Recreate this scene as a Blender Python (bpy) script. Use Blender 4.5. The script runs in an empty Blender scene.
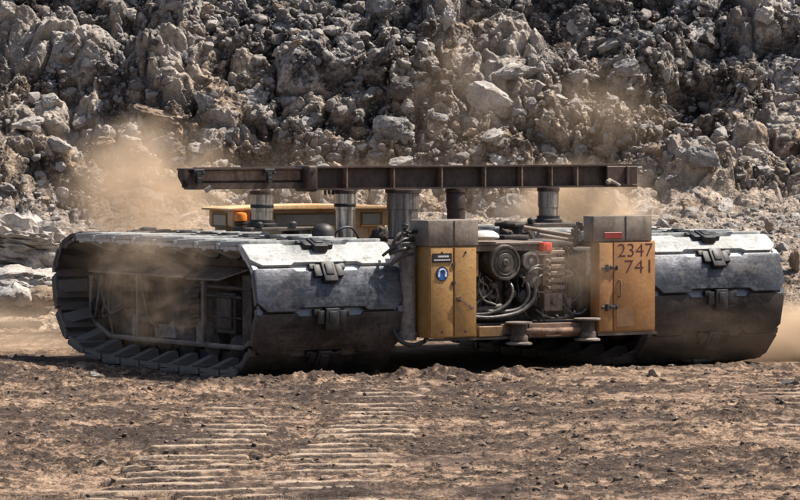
import bpy, bmesh, math, random
import numpy as np
from mathutils import Vector, Matrix

random.seed(7)
RNG = np.random.default_rng(11)
sc = bpy.context.scene
COL = sc.collection
PI = math.pi

# ------------------------------------------------------------------ camera
CAM_H = 4.25
PITCH = math.atan(135.0 / 4000.0)
cam = bpy.data.cameras.new('camera')
cam.sensor_width = 36.0
cam.lens = 180.0
cam.clip_start = 1.0
cam.clip_end = 2000.0
cam_o = bpy.data.objects.new('camera', cam)
COL.objects.link(cam_o)
cam_o.location = (0, 0, CAM_H)
cam_o.rotation_euler = (PI / 2 - PITCH, 0, 0)
sc.camera = cam_o

# ------------------------------------------------------------------ world, sun, exposure
SUN_DIR = Vector((0.52, 0.13, 0.85)).normalized()      # towards the sun
world = bpy.data.worlds.new('World')
sc.world = world
world.use_nodes = True
wn = world.node_tree
for n in list(wn.nodes):
    wn.nodes.remove(n)
sky = wn.nodes.new('ShaderNodeTexSky')
sky.sky_type = 'NISHITA'
sky.sun_disc = False
sky.sun_elevation = math.asin(SUN_DIR.z)
sky.sun_rotation = math.atan2(SUN_DIR.x, SUN_DIR.y)
sky.dust_density = 3.0
bg = wn.nodes.new('ShaderNodeBackground')
bg.inputs['Strength'].default_value = 0.085
wo = wn.nodes.new('ShaderNodeOutputWorld')
wn.links.new(sky.outputs['Color'], bg.inputs['Color'])
wn.links.new(bg.outputs['Background'], wo.inputs['Surface'])

sun = bpy.data.lights.new('sun', 'SUN')
sun.energy = 5.0
sun.angle = math.radians(0.5)
sun.color = (1.0, 0.915, 0.81)
sun_o = bpy.data.objects.new('sun', sun)
COL.objects.link(sun_o)
sun_o.location = SUN_DIR * 80
sun_o.rotation_euler = SUN_DIR.to_track_quat('Z', 'Y').to_euler()

sc.view_settings.view_transform = 'Standard'
sc.view_settings.look = 'None'
sc.view_settings.exposure = 0.82
sc.view_settings.gamma = 1.0
sc.view_settings.use_curve_mapping = False
sc.render.engine = 'CYCLES'
sc.cycles.max_bounces = 6
sc.cycles.volume_bounces = 1
sc.cycles.use_denoising = True

# ------------------------------------------------------------------ picture <-> place (photo pixels, 800 x 500)
CP, SP = math.cos(PITCH), math.sin(PITCH)


def proj(P):
    P = np.asarray(P, float)
    x, y, z = P[..., 0], P[..., 1], P[..., 2] - CAM_H
    d = y * CP - z * SP
    u = y * SP + z * CP
    return 400 + 4000 * x / d, 250 - 4000 * u / d


def at_depth(px, py, D):
    a = (px - 400) / 4000
    b = (250 - py) / 4000
    d = np.array([a, CP + b * SP, -SP + b * CP])
    t = D / d[1]
    return Vector((d[0] * t, d[1] * t, CAM_H + d[2] * t))


# ------------------------------------------------------------------ numpy noise
def _h(i, j, k, seed):
    n = (i.astype(np.int64) * 374761393 + j.astype(np.int64) * 668265263 + k.astype(np.int64) * 2147483647
         + seed * 1274126177) & 0xFFFFFFFF
    n = ((n ^ (n >> 13)) * 1274126177) & 0xFFFFFFFF
    n = ((n ^ (n >> 16)) * 2246822519) & 0xFFFFFFFF
    n = n ^ (n >> 15)
    return (n & 0xFFFFFF).astype(np.float64) / 0xFFFFFF


def vnoise(x, y, z, seed=0):
    xi, yi, zi = np.floor(x), np.floor(y), np.floor(z)
    fx, fy, fz = x - xi, y - yi, z - zi
    fx = fx * fx * fx * (fx * (fx * 6 - 15) + 10)
    fy = fy * fy * fy * (fy * (fy * 6 - 15) + 10)
    fz = fz * fz * fz * (fz * (fz * 6 - 15) + 10)
    r = 0
    for a in (0, 1):
        for b in (0, 1):
            for c in (0, 1):
                w = (fx if a else 1 - fx) * (fy if b else 1 - fy) * (fz if c else 1 - fz)
                r = r + w * _h(xi + a, yi + b, zi + c, seed)
    return r * 2 - 1


def fbm(x, y, z, octv=4, seed=0, gain=0.5):
    s, a = 0, 1.0
    for o in range(octv):
        s = s + a * vnoise(x, y, z, seed + o * 17)
        x, y, z = x * 2.03 + 3.1, y * 2.03 - 1.7, z * 2.03 + 0.9
        a *= gain
    return s


def worley(x, y, seed=0):
    xi, yi = np.floor(x), np.floor(y)
    f1 = np.full(x.shape, 9.0)
    f2 = np.full(x.shape, 9.0)
    idr = np.zeros(x.shape)
    dx1 = np.zeros(x.shape)
    dy1 = np.zeros(x.shape)
    z = np.zeros_like(xi)
    for a in (-1, 0, 1):
        for b in (-1, 0, 1):
            cx, cy = xi + a, yi + b
            px = cx + 0.1 + 0.8 * _h(cx, cy, z, seed)
            py = cy + 0.1 + 0.8 * _h(cx, cy, z + 1, seed)
            dx, dy = x - px, y - py
            d = np.sqrt(dx * dx + dy * dy)
            closer = d < f1
            f2 = np.where(closer, f1, np.minimum(f2, d))
            f1 = np.where(closer, d, f1)
            idr = np.where(closer, _h(cx, cy, z + 2, seed), idr)
            dx1 = np.where(closer, dx, dx1)
            dy1 = np.where(closer, dy, dy1)
    return f1, f2, idr, dx1, dy1


def smooth(a, b, x):
    t = np.clip((x - a) / (b - a), 0, 1)
    return t * t * (3 - 2 * t)


# ------------------------------------------------------------------ object helpers
def tag(o, label=None, cat=None, group=None, kind=None):
    if label:
        o['label'] = label
    if cat:
        o['category'] = cat
    if group:
        o['group'] = group
    if kind:
        o['kind'] = kind
    return o


def link(name, me, m=None, parent=None, smooth_angle=35):
    if m is not None:
        me.materials.append(m)
    if smooth_angle is not None:
        me.shade_smooth()
        me.set_sharp_from_angle(angle=math.radians(smooth_angle))
    o = bpy.data.objects.new(name, me)
    COL.objects.link(o)
    if parent is not None:
        o.parent = parent
    return o


def mesh_np(name, verts, faces):
    """faces: (n,3) or (n,4) array"""
    me = bpy.data.meshes.new(name)
    verts = np.ascontiguousarray(verts, np.float32)
    faces = np.ascontiguousarray(faces, np.int32)
    k = faces.shape[1]
    me.vertices.add(len(verts))
    me.vertices.foreach_set('co', verts.ravel())
    me.loops.add(faces.size)
    me.loops.foreach_set('vertex_index', faces.ravel())
    me.polygons.add(len(faces))
    me.polygons.foreach_set('loop_start', np.arange(0, faces.size, k, dtype=np.int32))
    me.update(calc_edges=True)
    return me


def attr(me, name, vals):
    a = me.attributes.new(name, 'FLOAT', 'POINT')
    a.data.foreach_set('value', np.ascontiguousarray(vals, np.float32))


def grid_faces(nx, ny):
    i = np.arange((ny - 1) * nx).reshape(ny - 1, nx)[:, :-1].ravel()
    return np.stack([i, i + 1, i + 1 + nx, i + nx], 1)


# ------------------------------------------------------------------ materials
class M:
    def __init__(self, name):
        self.m = bpy.data.materials.new(name)
        self.m.use_nodes = True
        self.t = self.m.node_tree
        self.b = self.t.nodes['Principled BSDF']
        g = self.t.nodes.new('ShaderNodeNewGeometry')
        self.pos = g.outputs['Position']
        self.nrm = g.outputs['Normal']

    def n(self, kind, **kw):
        n = self.t.nodes.new(kind)
        for k, v in kw.items():
            setattr(n, k, v)
        return n

    def put(self, sock, v):
        if hasattr(v, 'is_output'):
            self.t.links.new(v, sock)
        else:
            sock.default_value = v

    def math(self, op, a, b=0.0, clamp=False):
        n = self.n('ShaderNodeMath', operation=op)
        n.use_clamp = clamp
        self.put(n.inputs[0], a)
        self.put(n.inputs[1], b)
        return n.outputs[0]

    def scaled(self, sx, sy, sz, src=None):
        n = self.n('ShaderNodeMapping')
        n.inputs['Scale'].default_value = (sx, sy, sz)
        self.t.links.new(src or self.pos, n.inputs['Vector'])
        return n.outputs[0]

    def noise(self, scale, detail=5, rough=0.55, vec=None, dist=0.0):
        n = self.n('ShaderNodeTexNoise')
        n.inputs['Scale'].default_value = scale
        n.inputs['Detail'].default_value = detail
        n.inputs['Roughness'].default_value = rough
        n.inputs['Distortion'].default_value = dist
        self.t.links.new(vec or self.pos, n.inputs['Vector'])
        return n.outputs['Fac']

    def voro(self, scale, feature='F1', vec=None, out='Distance'):
        n = self.n('ShaderNodeTexVoronoi', feature=feature)
        n.inputs['Scale'].default_value = scale
        self.t.links.new(vec or self.pos, n.inputs['Vector'])
        return n.outputs[out]

    def ramp(self, fac, stops):
        n = self.n('ShaderNodeValToRGB')
        e = n.color_ramp.elements
        while len(e) < len(stops):
            e.new(0.5)
        for k, (p, c) in enumerate(stops):
            e[k].position = p
            e[k].color = (c, c, c, 1) if isinstance(c, (int, float)) else (*c, 1)
        self.put(n.inputs[0], fac)
        return n.outputs[0]

    def step(self, fac, a, b):
        return self.ramp(fac, [(a, 0.0), (b, 1.0)])

    def mix(self, fac, a, b, mode='MIX'):
        n = self.n('ShaderNodeMix', data_type='RGBA', blend_type=mode)
        self.put(n.inputs[0], fac)
        self.put(n.inputs[6], (*a, 1) if isinstance(a, tuple) else a)
        self.put(n.inputs[7], (*b, 1) if isinstance(b, tuple) else b)
        return n.outputs[2]

    def attr(self, name):
        n = self.n('ShaderNodeAttribute', attribute_name=name)
        return n.outputs['Fac']

    def bump(self, h, strength=0.5, dist=0.02):
        n = self.n('ShaderNodeBump')
        n.inputs['Strength'].default_value = strength
        n.inputs['Distance'].default_value = dist
        self.put(n.inputs['Height'], h)
        self.t.links.new(n.outputs[0], self.b.inputs['Normal'])

    def done(self, color, rough=0.8, metal=0.0, spec=None):
        self.put(self.b.inputs['Base Color'], (*color, 1) if isinstance(color, tuple) else color)
        self.put(self.b.inputs['Roughness'], rough)
        self.put(self.b.inputs['Metallic'], metal)
        if spec is not None:
            self.b.inputs['Specular IOR Level'].default_value = spec
        return self.m


def m_dirt():
    m = M('tilled_dirt')
    big = m.noise(0.35, 4, 0.6)
    mid = m.noise(1.6, 5, 0.65)
    fine = m.noise(9.0, 6, 0.7)
    grit = m.noise(30.0, 3, 0.7)
    f = m.math('ADD', m.math('MULTIPLY', fine, 0.5), m.math('MULTIPLY', mid, 0.5))
    c = m.ramp(f, [(0.38, (0.038, 0.026, 0.020)), (0.45, (0.12, 0.078, 0.054)), (0.51, (0.34, 0.232, 0.160)),
                   (0.62, (0.52, 0.38, 0.27))])
    c = m.mix(m.step(big, 0.50, 0.68), c, (0.075, 0.056, 0.048))
    c = m.mix(m.math('MULTIPLY', m.step(grit, 0.49, 0.60), 0.7), c, (0.04, 0.030, 0.027))
    c = m.mix(m.math('MULTIPLY', m.step(m.noise(3.6, 5, 0.7), 0.53, 0.66), 0.75), c, (0.05, 0.037, 0.031))
    # compacted print pads are a paler, drier soil
    c = m.mix(m.math('MULTIPLY', m.attr('packed'), 0.8), c, m.ramp(mid, [(0.35, (0.36, 0.275, 0.205)), (0.65, (0.56, 0.45, 0.345))]))
    c = m.mix(m.math('MULTIPLY', m.attr('loose'), 0.88), c, m.ramp(fine, [(0.35, (0.020, 0.015, 0.013)), (0.65, (0.085, 0.063, 0.052))]))  # dark loose soil; also carries shade painted in the prints and under the machine
    h = m.math('ADD', m.noise(14.0, 6, 0.75), m.math('MULTIPLY', m.noise(45.0, 3, 0.7), 0.4))
    m.bump(h, 1.0, 0.05)
    return m.done(c, 0.95, 0, 0.15)


def m_slope():
    m = M('quarry_earth')
    big = m.noise(0.33, 4, 0.6, dist=0.6)
    mid = m.noise(1.7, 6, 0.65)
    fine = m.noise(9.0, 6, 0.7)
    sp = m.noise(28.0, 4, 0.75)
    f = m.math('ADD', m.math('MULTIPLY', mid, 0.55), m.math('MULTIPLY', fine, 0.45))
    grey = m.ramp(f, [(0.39, (0.020, 0.019, 0.021)), (0.46, (0.115, 0.107, 0.104)), (0.525, (0.345, 0.325, 0.31)),
                      (0.63, (0.60, 0.585, 0.57))])
    tan = m.ramp(f, [(0.39, (0.035, 0.026, 0.021)), (0.46, (0.17, 0.126, 0.094)), (0.525, (0.41, 0.32, 0.24)),
                     (0.63, (0.62, 0.52, 0.42))])
    sep = m.n('ShaderNodeSeparateXYZ')
    m.t.links.new(m.pos, sep.inputs[0])
    low = m.math('ADD', m.math('MULTIPLY', sep.outputs['Z'], -0.13), m.math('ADD', big, 0.42), clamp=True)
    c = m.mix(m.step(low, 0.10, 0.40), grey, tan)
    # darker tone in the cracks, creases and hollows of the face
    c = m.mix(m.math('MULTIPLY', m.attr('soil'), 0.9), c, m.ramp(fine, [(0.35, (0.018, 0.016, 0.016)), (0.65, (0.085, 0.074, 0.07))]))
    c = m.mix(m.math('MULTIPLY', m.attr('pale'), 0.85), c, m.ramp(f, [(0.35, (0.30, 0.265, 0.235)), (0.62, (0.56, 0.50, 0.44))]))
    c = m.mix(m.math('MULTIPLY', m.step(sp, 0.52, 0.66), 0.5), c, (0.06, 0.052, 0.048))
    h = m.math('ADD', m.noise(12.0, 6, 0.75), m.math('MULTIPLY', m.voro(16.0), 0.5))
    m.bump(h, 1.0, 0.06)
    return m.done(c, 0.95, 0, 0.15)


def m_rock(name, dark, mid_c, light, use_tone=False):
    m = M(name)
    a = m.noise(2.2, 6, 0.65)
    b = m.noise(11.0, 6, 0.7)
    f = m.math('ADD', m.math('MULTIPLY', a, 0.5), m.math('MULTIPLY', b, 0.5))
    c = m.ramp(f, [(0.34, dark), (0.50, mid_c), (0.66, light)])
    if use_tone:
        tone = m.attr('tone')
        c2 = m.ramp(tone, [(0.0, (0.05, 0.043, 0.041)), (0.3, (0.17, 0.155, 0.146)), (0.6, (0.36, 0.33, 0.305)),
                           (0.85, (0.50, 0.475, 0.45)), (1.0, (0.60, 0.58, 0.55))])
        c = m.mix(0.62, c, c2)
    sp = m.noise(34.0, 3, 0.75)
    c = m.mix(m.math('MULTIPLY', m.step(sp, 0.52, 0.64), 0.45), c, tuple(x * 0.6 for x in dark))
    h = m.math('ADD', m.noise(9.0, 8, 0.72), m.math('MULTIPLY', m.noise(40.0, 3, 0.7), 0.35))
    m.bump(h, 0.9, 0.05)
    return m.done(c, 0.93, 0, 0.2)


def m_metal(name, c0, c1, c2, rough=0.45, metal=0.6, dust=0.3, dustc=(0.26, 0.205, 0.16), streak=True, scale=1.0):
    """worn metal or paint: two tones of wear, vertical dirt runs, patchy settled dust"""
    m = M(name)
    a = m.noise(1.8 * scale, 6, 0.65)
    b = m.noise(14.0 * scale, 5, 0.7)
    st = m.noise(1.0, 5, 0.65, vec=m.scaled(11 * scale, 11 * scale, 1.1 * scale))
    f = m.math('ADD', m.math('MULTIPLY', a, 0.55), m.math('MULTIPLY', b, 0.45))
    c = m.ramp(f, [(0.36, c0), (0.5, c1), (0.66, c2)])
    if streak:
        c = m.mix(m.math('MULTIPLY', m.step(st, 0.52, 0.70), 0.55), c, tuple(x * 0.45 for x in c0))
    d = m.step(m.noise(2.9 * scale, 7, 0.7, dist=0.4), 0.62 - dust * 0.35, 0.78 - dust * 0.2)
    d = m.math('MULTIPLY', d, min(1.0, dust * 1.8))
    c = m.mix(d, c, dustc)
    r = m.math('ADD', m.math('MULTIPLY', b, 0.30), rough - 0.12)
    r = m.math('ADD', r, m.math('MULTIPLY', d, 0.35), clamp=True)
    mt = m.math('MULTIPLY', m.math('SUBTRACT', 1.0, d), metal)
    m.bump(m.math('ADD', b, m.math('MULTIPLY', m.noise(50 * scale, 2), 0.3)), 0.28, 0.012)
    return m.done(c, r, mt)


def m_shoe(name, c0, c1, c2, metal, rough, dust, dustc):
    """track steel: scrapes that run along the shoe, polished edges, dents and caked dust"""
    m = M(name)
    tc = m.n('ShaderNodeTexCoord').outputs['Object']
    a = m.noise(1.4, 6, 0.65, vec=tc)
    b = m.noise(16.0, 6, 0.75, vec=tc)
    sc1 = m.noise(1.0, 6, 0.7, vec=m.scaled(1.6, 24, 24, tc), dist=0.3)
    sc2 = m.noise(1.0, 4, 0.8, vec=m.scaled(5, 90, 90, tc), dist=0.6)
    f = m.math('ADD', m.math('MULTIPLY', a, 0.55), m.math('ADD', m.math('MULTIPLY', b, 0.25), m.math('MULTIPLY', sc1, 0.20)))
    c = m.ramp(f, [(0.38, c0), (0.50, c1), (0.62, c2)])
    scr = m.step(sc2, 0.60, 0.68)
    c = m.mix(m.math('MULTIPLY', m.math('MULTIPLY', scr, m.step(m.noise(3.0, 4, 0.6, vec=tc), 0.48, 0.6)), 0.55), c, c2)
    c = m.mix(m.math('MULTIPLY', m.step(m.noise(5.5, 6, 0.75, vec=tc), 0.54, 0.66), 0.75), c, tuple(0.5 * v for v in c0))
    g = m.n('ShaderNodeNewGeometry')
    edge = m.step(m.math('ADD', g.outputs['Pointiness'], m.math('MULTIPLY', b, 0.03)), 0.545, 0.60)
    c = m.mix(m.math('MULTIPLY', edge, 0.55), c, tuple(min(1, v * 1.5) for v in c2))
    d = m.step(m.noise(2.6, 8, 0.75, vec=tc, dist=0.6), 0.60 - dust * 0.3, 0.74 - dust * 0.2)
    d = m.math('MULTIPLY', d, min(1.0, dust * 2))
    c = m.mix(d, c, dustc)
    r = m.math('ADD', m.math('ADD', m.math('MULTIPLY', sc1, 0.12), m.math('MULTIPLY', a, 0.25)), rough - 0.18)
    r = m.math('ADD', r, m.math('MULTIPLY', d, 0.35), clamp=True)
    m.bump(m.math('ADD', m.math('ADD', m.math('MULTIPLY', a, 1.5), m.math('MULTIPLY', sc1, 0.15)), m.math('MULTIPLY', b, 0.5)), 0.5, 0.016)
    return m.done(c, r, m.math('MULTIPLY', m.math('SUBTRACT', 1.0, d), metal))


def m_cyl(name, c0, c1, c2, rough, metal):
    """cylinder steel with long upright streaks, bright highlights put into the colour"""
    m = M(name)
    tc = m.n('ShaderNodeTexCoord').outputs['Object']
    st = m.noise(1.0, 6, 0.7, vec=m.scaled(13, 13, 0.45, tc))
    b = m.noise(20.0, 4, 0.7, vec=tc)
    f = m.math('ADD', m.math('MULTIPLY', st, 0.85), m.math('MULTIPLY', b, 0.15))
    c = m.ramp(f, [(0.36, c0), (0.50, c1), (0.62, c2)])
    return m.done(c, m.math('ADD', m.math('MULTIPLY', b, 0.2), rough - 0.1), metal)


def m_paint(name, c0, c1, c2):
    """sun-faded cabinet paint: blotches, rust chips and scuffed dirty edges"""
    m = M(name)
    tc = m.n('ShaderNodeTexCoord').outputs['Object']
    a = m.noise(2.4, 7, 0.7, vec=tc, dist=0.4)
    b = m.noise(11.0, 6, 0.75, vec=tc)
    c = m.ramp(m.math('ADD', m.math('MULTIPLY', a, 0.65), m.math('MULTIPLY', b, 0.35)), [(0.36, c0), (0.50, c1), (0.64, c2)])
    run = m.noise(1.0, 5, 0.7, vec=m.scaled(9, 9, 0.7, tc), dist=0.5)
    c = m.mix(m.math('MULTIPLY', m.step(run, 0.60, 0.72), 0.45), c, tuple(0.4 * v for v in c0))
    chip = m.step(m.noise(17.0, 5, 0.7, vec=tc), 0.63, 0.67)
    c = m.mix(m.math('MULTIPLY', chip, 0.8), c, (0.07, 0.035, 0.022))
    grime = m.step(m.noise(3.6, 8, 0.78, vec=tc, dist=0.8), 0.55, 0.74)
    c = m.mix(m.math('MULTIPLY', grime, 0.5), c, (0.14, 0.085, 0.05))
    g = m.n('ShaderNodeNewGeometry')
    edge = m.step(m.math('ADD', g.outputs['Pointiness'], m.math('MULTIPLY', b, 0.06)), 0.55, 0.62)
    c = m.mix(m.math('MULTIPLY', edge, 0.8), c, (0.06, 0.035, 0.024))
    m.bump(m.math('ADD', b, a), 0.35, 0.012)
    return m.done(c, m.math('ADD', m.math('MULTIPLY', b, 0.4), 0.35), 0.0)


def m_plain(name, c, rough=0.6, metal=0.0):
    m = M(name)
    b = m.noise(18.0, 5, 0.7)
    col = m.mix(m.math('MULTIPLY', m.step(b, 0.42, 0.66), 0.45), c, tuple(x * 0.5 for x in c))
    return m.done(col, rough, metal)


def m_number():
    m = M('scuffed_number_paint')
    n = m.noise(14.0, 6, 0.75)
    c = m.mix(m.math('MULTIPLY', m.step(n, 0.58, 0.66), 0.7), (0.075, 0.014, 0.010), (0.22, 0.105, 0.05))
    return m.done(c, 0.7)


MAT = dict(
    dirt=m_dirt(), slope=m_slope(),
    rock_grey=m_rock('grey_rock', (0.06, 0.058, 0.06), (0.23, 0.222, 0.218), (0.46, 0.445, 0.43)),
    rock_pale=m_rock('pale_rock', (0.16, 0.145, 0.132), (0.39, 0.36, 0.33), (0.60, 0.57, 0.53)),
    rock_brown=m_rock('brown_rock', (0.085, 0.062, 0.046), (0.28, 0.21, 0.155), (0.48, 0.38, 0.295)),
    rock_dark=m_rock('dark_rock', (0.035, 0.031, 0.031), (0.10, 0.09, 0.087), (0.20, 0.185, 0.175)),
    soil_pile=m_rock('dark_caked_soil', (0.02, 0.016, 0.014), (0.06, 0.048, 0.041), (0.14, 0.115, 0.096)),
    rubble=m_rock('mixed_rubble', (0.07, 0.062, 0.058), (0.22, 0.195, 0.175), (0.42, 0.385, 0.35), True),
    clod=m_rock('dry_clods', (0.06, 0.045, 0.038), (0.17, 0.128, 0.10), (0.32, 0.25, 0.195)),
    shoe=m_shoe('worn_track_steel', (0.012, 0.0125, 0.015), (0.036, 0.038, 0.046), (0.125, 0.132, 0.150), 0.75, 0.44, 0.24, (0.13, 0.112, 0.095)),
    shoe_dusty_lit=m_shoe('sunlit_worn_track_steel', (0.10, 0.105, 0.105), (0.25, 0.26, 0.256), (0.42, 0.425, 0.415), 0.15, 0.66, 0.2,  # upper shoes: settled dust, plus the sun's sheen put into a paler colour
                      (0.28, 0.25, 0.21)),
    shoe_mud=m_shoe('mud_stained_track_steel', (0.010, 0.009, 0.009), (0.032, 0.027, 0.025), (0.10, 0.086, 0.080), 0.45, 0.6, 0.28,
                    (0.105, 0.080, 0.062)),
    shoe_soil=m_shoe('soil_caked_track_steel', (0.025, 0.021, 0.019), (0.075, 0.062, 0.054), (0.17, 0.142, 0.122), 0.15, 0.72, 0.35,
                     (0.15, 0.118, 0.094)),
    lock=m_metal('track_lock_steel', (0.012, 0.012, 0.013), (0.032, 0.032, 0.034), (0.075, 0.075, 0.08), 0.5, 0.5, 0.10,
                 dustc=(0.12, 0.10, 0.085)),
    frame=m_metal('dirty_frame_steel', (0.02, 0.017, 0.016), (0.052, 0.043, 0.038), (0.11, 0.092, 0.08), 0.7, 0.3, 0.35),
    frame_pale=m_metal('dusty_frame_steel', (0.075, 0.064, 0.057), (0.19, 0.162, 0.142), (0.34, 0.295, 0.258), 0.65, 0.2, 0.4),
    beam=m_metal('rust_brown_beam', (0.022, 0.014, 0.011), (0.055, 0.034, 0.027), (0.12, 0.072, 0.052), 0.55, 0.3, 0.18,
                 dustc=(0.20, 0.14, 0.105)),
    chrome=m_cyl('streaked_cylinder_steel', (0.10, 0.085, 0.075), (0.40, 0.365, 0.335), (0.74, 0.71, 0.67), 0.27, 0.9),
    chrome_dull=m_cyl('dull_cylinder_steel', (0.065, 0.055, 0.05), (0.19, 0.165, 0.148), (0.38, 0.34, 0.31), 0.45, 0.6),
    yellow=m_paint('dirty_yellow_paint', (0.55, 0.275, 0.065), (0.74, 0.40, 0.100), (0.78, 0.475, 0.17)),
    ochre=m_paint('faded_ochre_paint', (0.52, 0.230, 0.062), (0.70, 0.335, 0.095), (0.73, 0.40, 0.15)),
    orange=m_metal('faded_orange_paint', (0.42, 0.20, 0.06), (0.56, 0.34, 0.15), (0.62, 0.42, 0.24), 0.6, 0.0, 0.5,
                   dustc=(0.52, 0.41, 0.30)),
    cap=m_metal('grey_cabinet_cap', (0.09, 0.073, 0.058), (0.18, 0.148, 0.118), (0.27, 0.23, 0.188), 0.6, 0.1, 0.35),
    engine=m_metal('dusty_engine_grey', (0.018, 0.015, 0.014), (0.055, 0.047, 0.041), (0.14, 0.12, 0.105), 0.5, 0.35, 0.28),
    engine_tan=m_metal('dust_caked_metal', (0.06, 0.047, 0.038), (0.16, 0.125, 0.098), (0.29, 0.235, 0.185), 0.65, 0.15, 0.35,
                       dustc=(0.30, 0.235, 0.18)),
    hose=m_metal('grey_hose', (0.016, 0.015, 0.014), (0.052, 0.048, 0.045), (0.15, 0.14, 0.13), 0.42, 0.0, 0.2, streak=False),
    rubber=m_plain('black_rubber', (0.025, 0.023, 0.022), 0.55),
    white=m_metal('pale_dome_paint', (0.38, 0.36, 0.34), (0.55, 0.53, 0.50), (0.66, 0.64, 0.61), 0.5, 0.0, 0.2, streak=False),
    rust=m_metal('rusty_rail', (0.08, 0.045, 0.03), (0.19, 0.115, 0.08), (0.34, 0.235, 0.175), 0.8, 0.1, 0.4),
    red=m_plain('red_lamp_plastic', (0.62, 0.06, 0.03), 0.35),
    red_sign=m_plain('red_sign_paint', (0.26, 0.028, 0.024), 0.5),
    amber=m_plain('amber_lens', (0.75, 0.22, 0.03), 0.3),
    blue=m_plain('blue_sign_paint', (0.02, 0.10, 0.36), 0.45),
    sign_white=m_plain('white_sign_paint', (0.75, 0.75, 0.74), 0.5),
    sign_black=m_plain('black_sign_plate', (0.022, 0.018, 0.018), 0.45),
    number=m_number(),
    glass=m_plain('dusty_glass', (0.27, 0.26, 0.235), 0.2, 0.2),
)


# ------------------------------------------------------------------ ground
def nonuni(lo, a, b, hi, step, grow=1.25, maxs=6.0):
    mid = list(np.arange(a, b, step))
    left, s, x = [], step, a
    while x > lo:
        s = min(s * grow, maxs)
        x -= s
        left.append(x)
    right, s, x = [], step, mid[-1]
    while x < hi:
        s = min(s * grow, maxs)
        x += s
        right.append(x)
    return np.array(left[::-1] + mid + right)


TH = math.radians(30)
ORG = np.array([0.47, 69.4, 0.0])          # the machine's base point


def to_local(x, y):
    dx, dy = x - ORG[0], y - ORG[1]
    return dx * math.cos(TH) + dy * math.sin(TH), -dx * math.sin(TH) + dy * math.cos(TH)


PRINTS = [  # track prints pressed in the soil: centre line from a to b, half width, first / last metre, phase
    ((0.02, 62.3), (-1.05, 43.0), 0.62, 0.1),
    ((-2.25, 58.0), (-2.75, 43.0), 0.80, 0.45),
    ((6.1, 63.0), (5.7, 52.0), 0.95, 0.2),
    ((-5.6, 50.0), (-5.4, 42.0), 0.8, 0.3),
]


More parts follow.
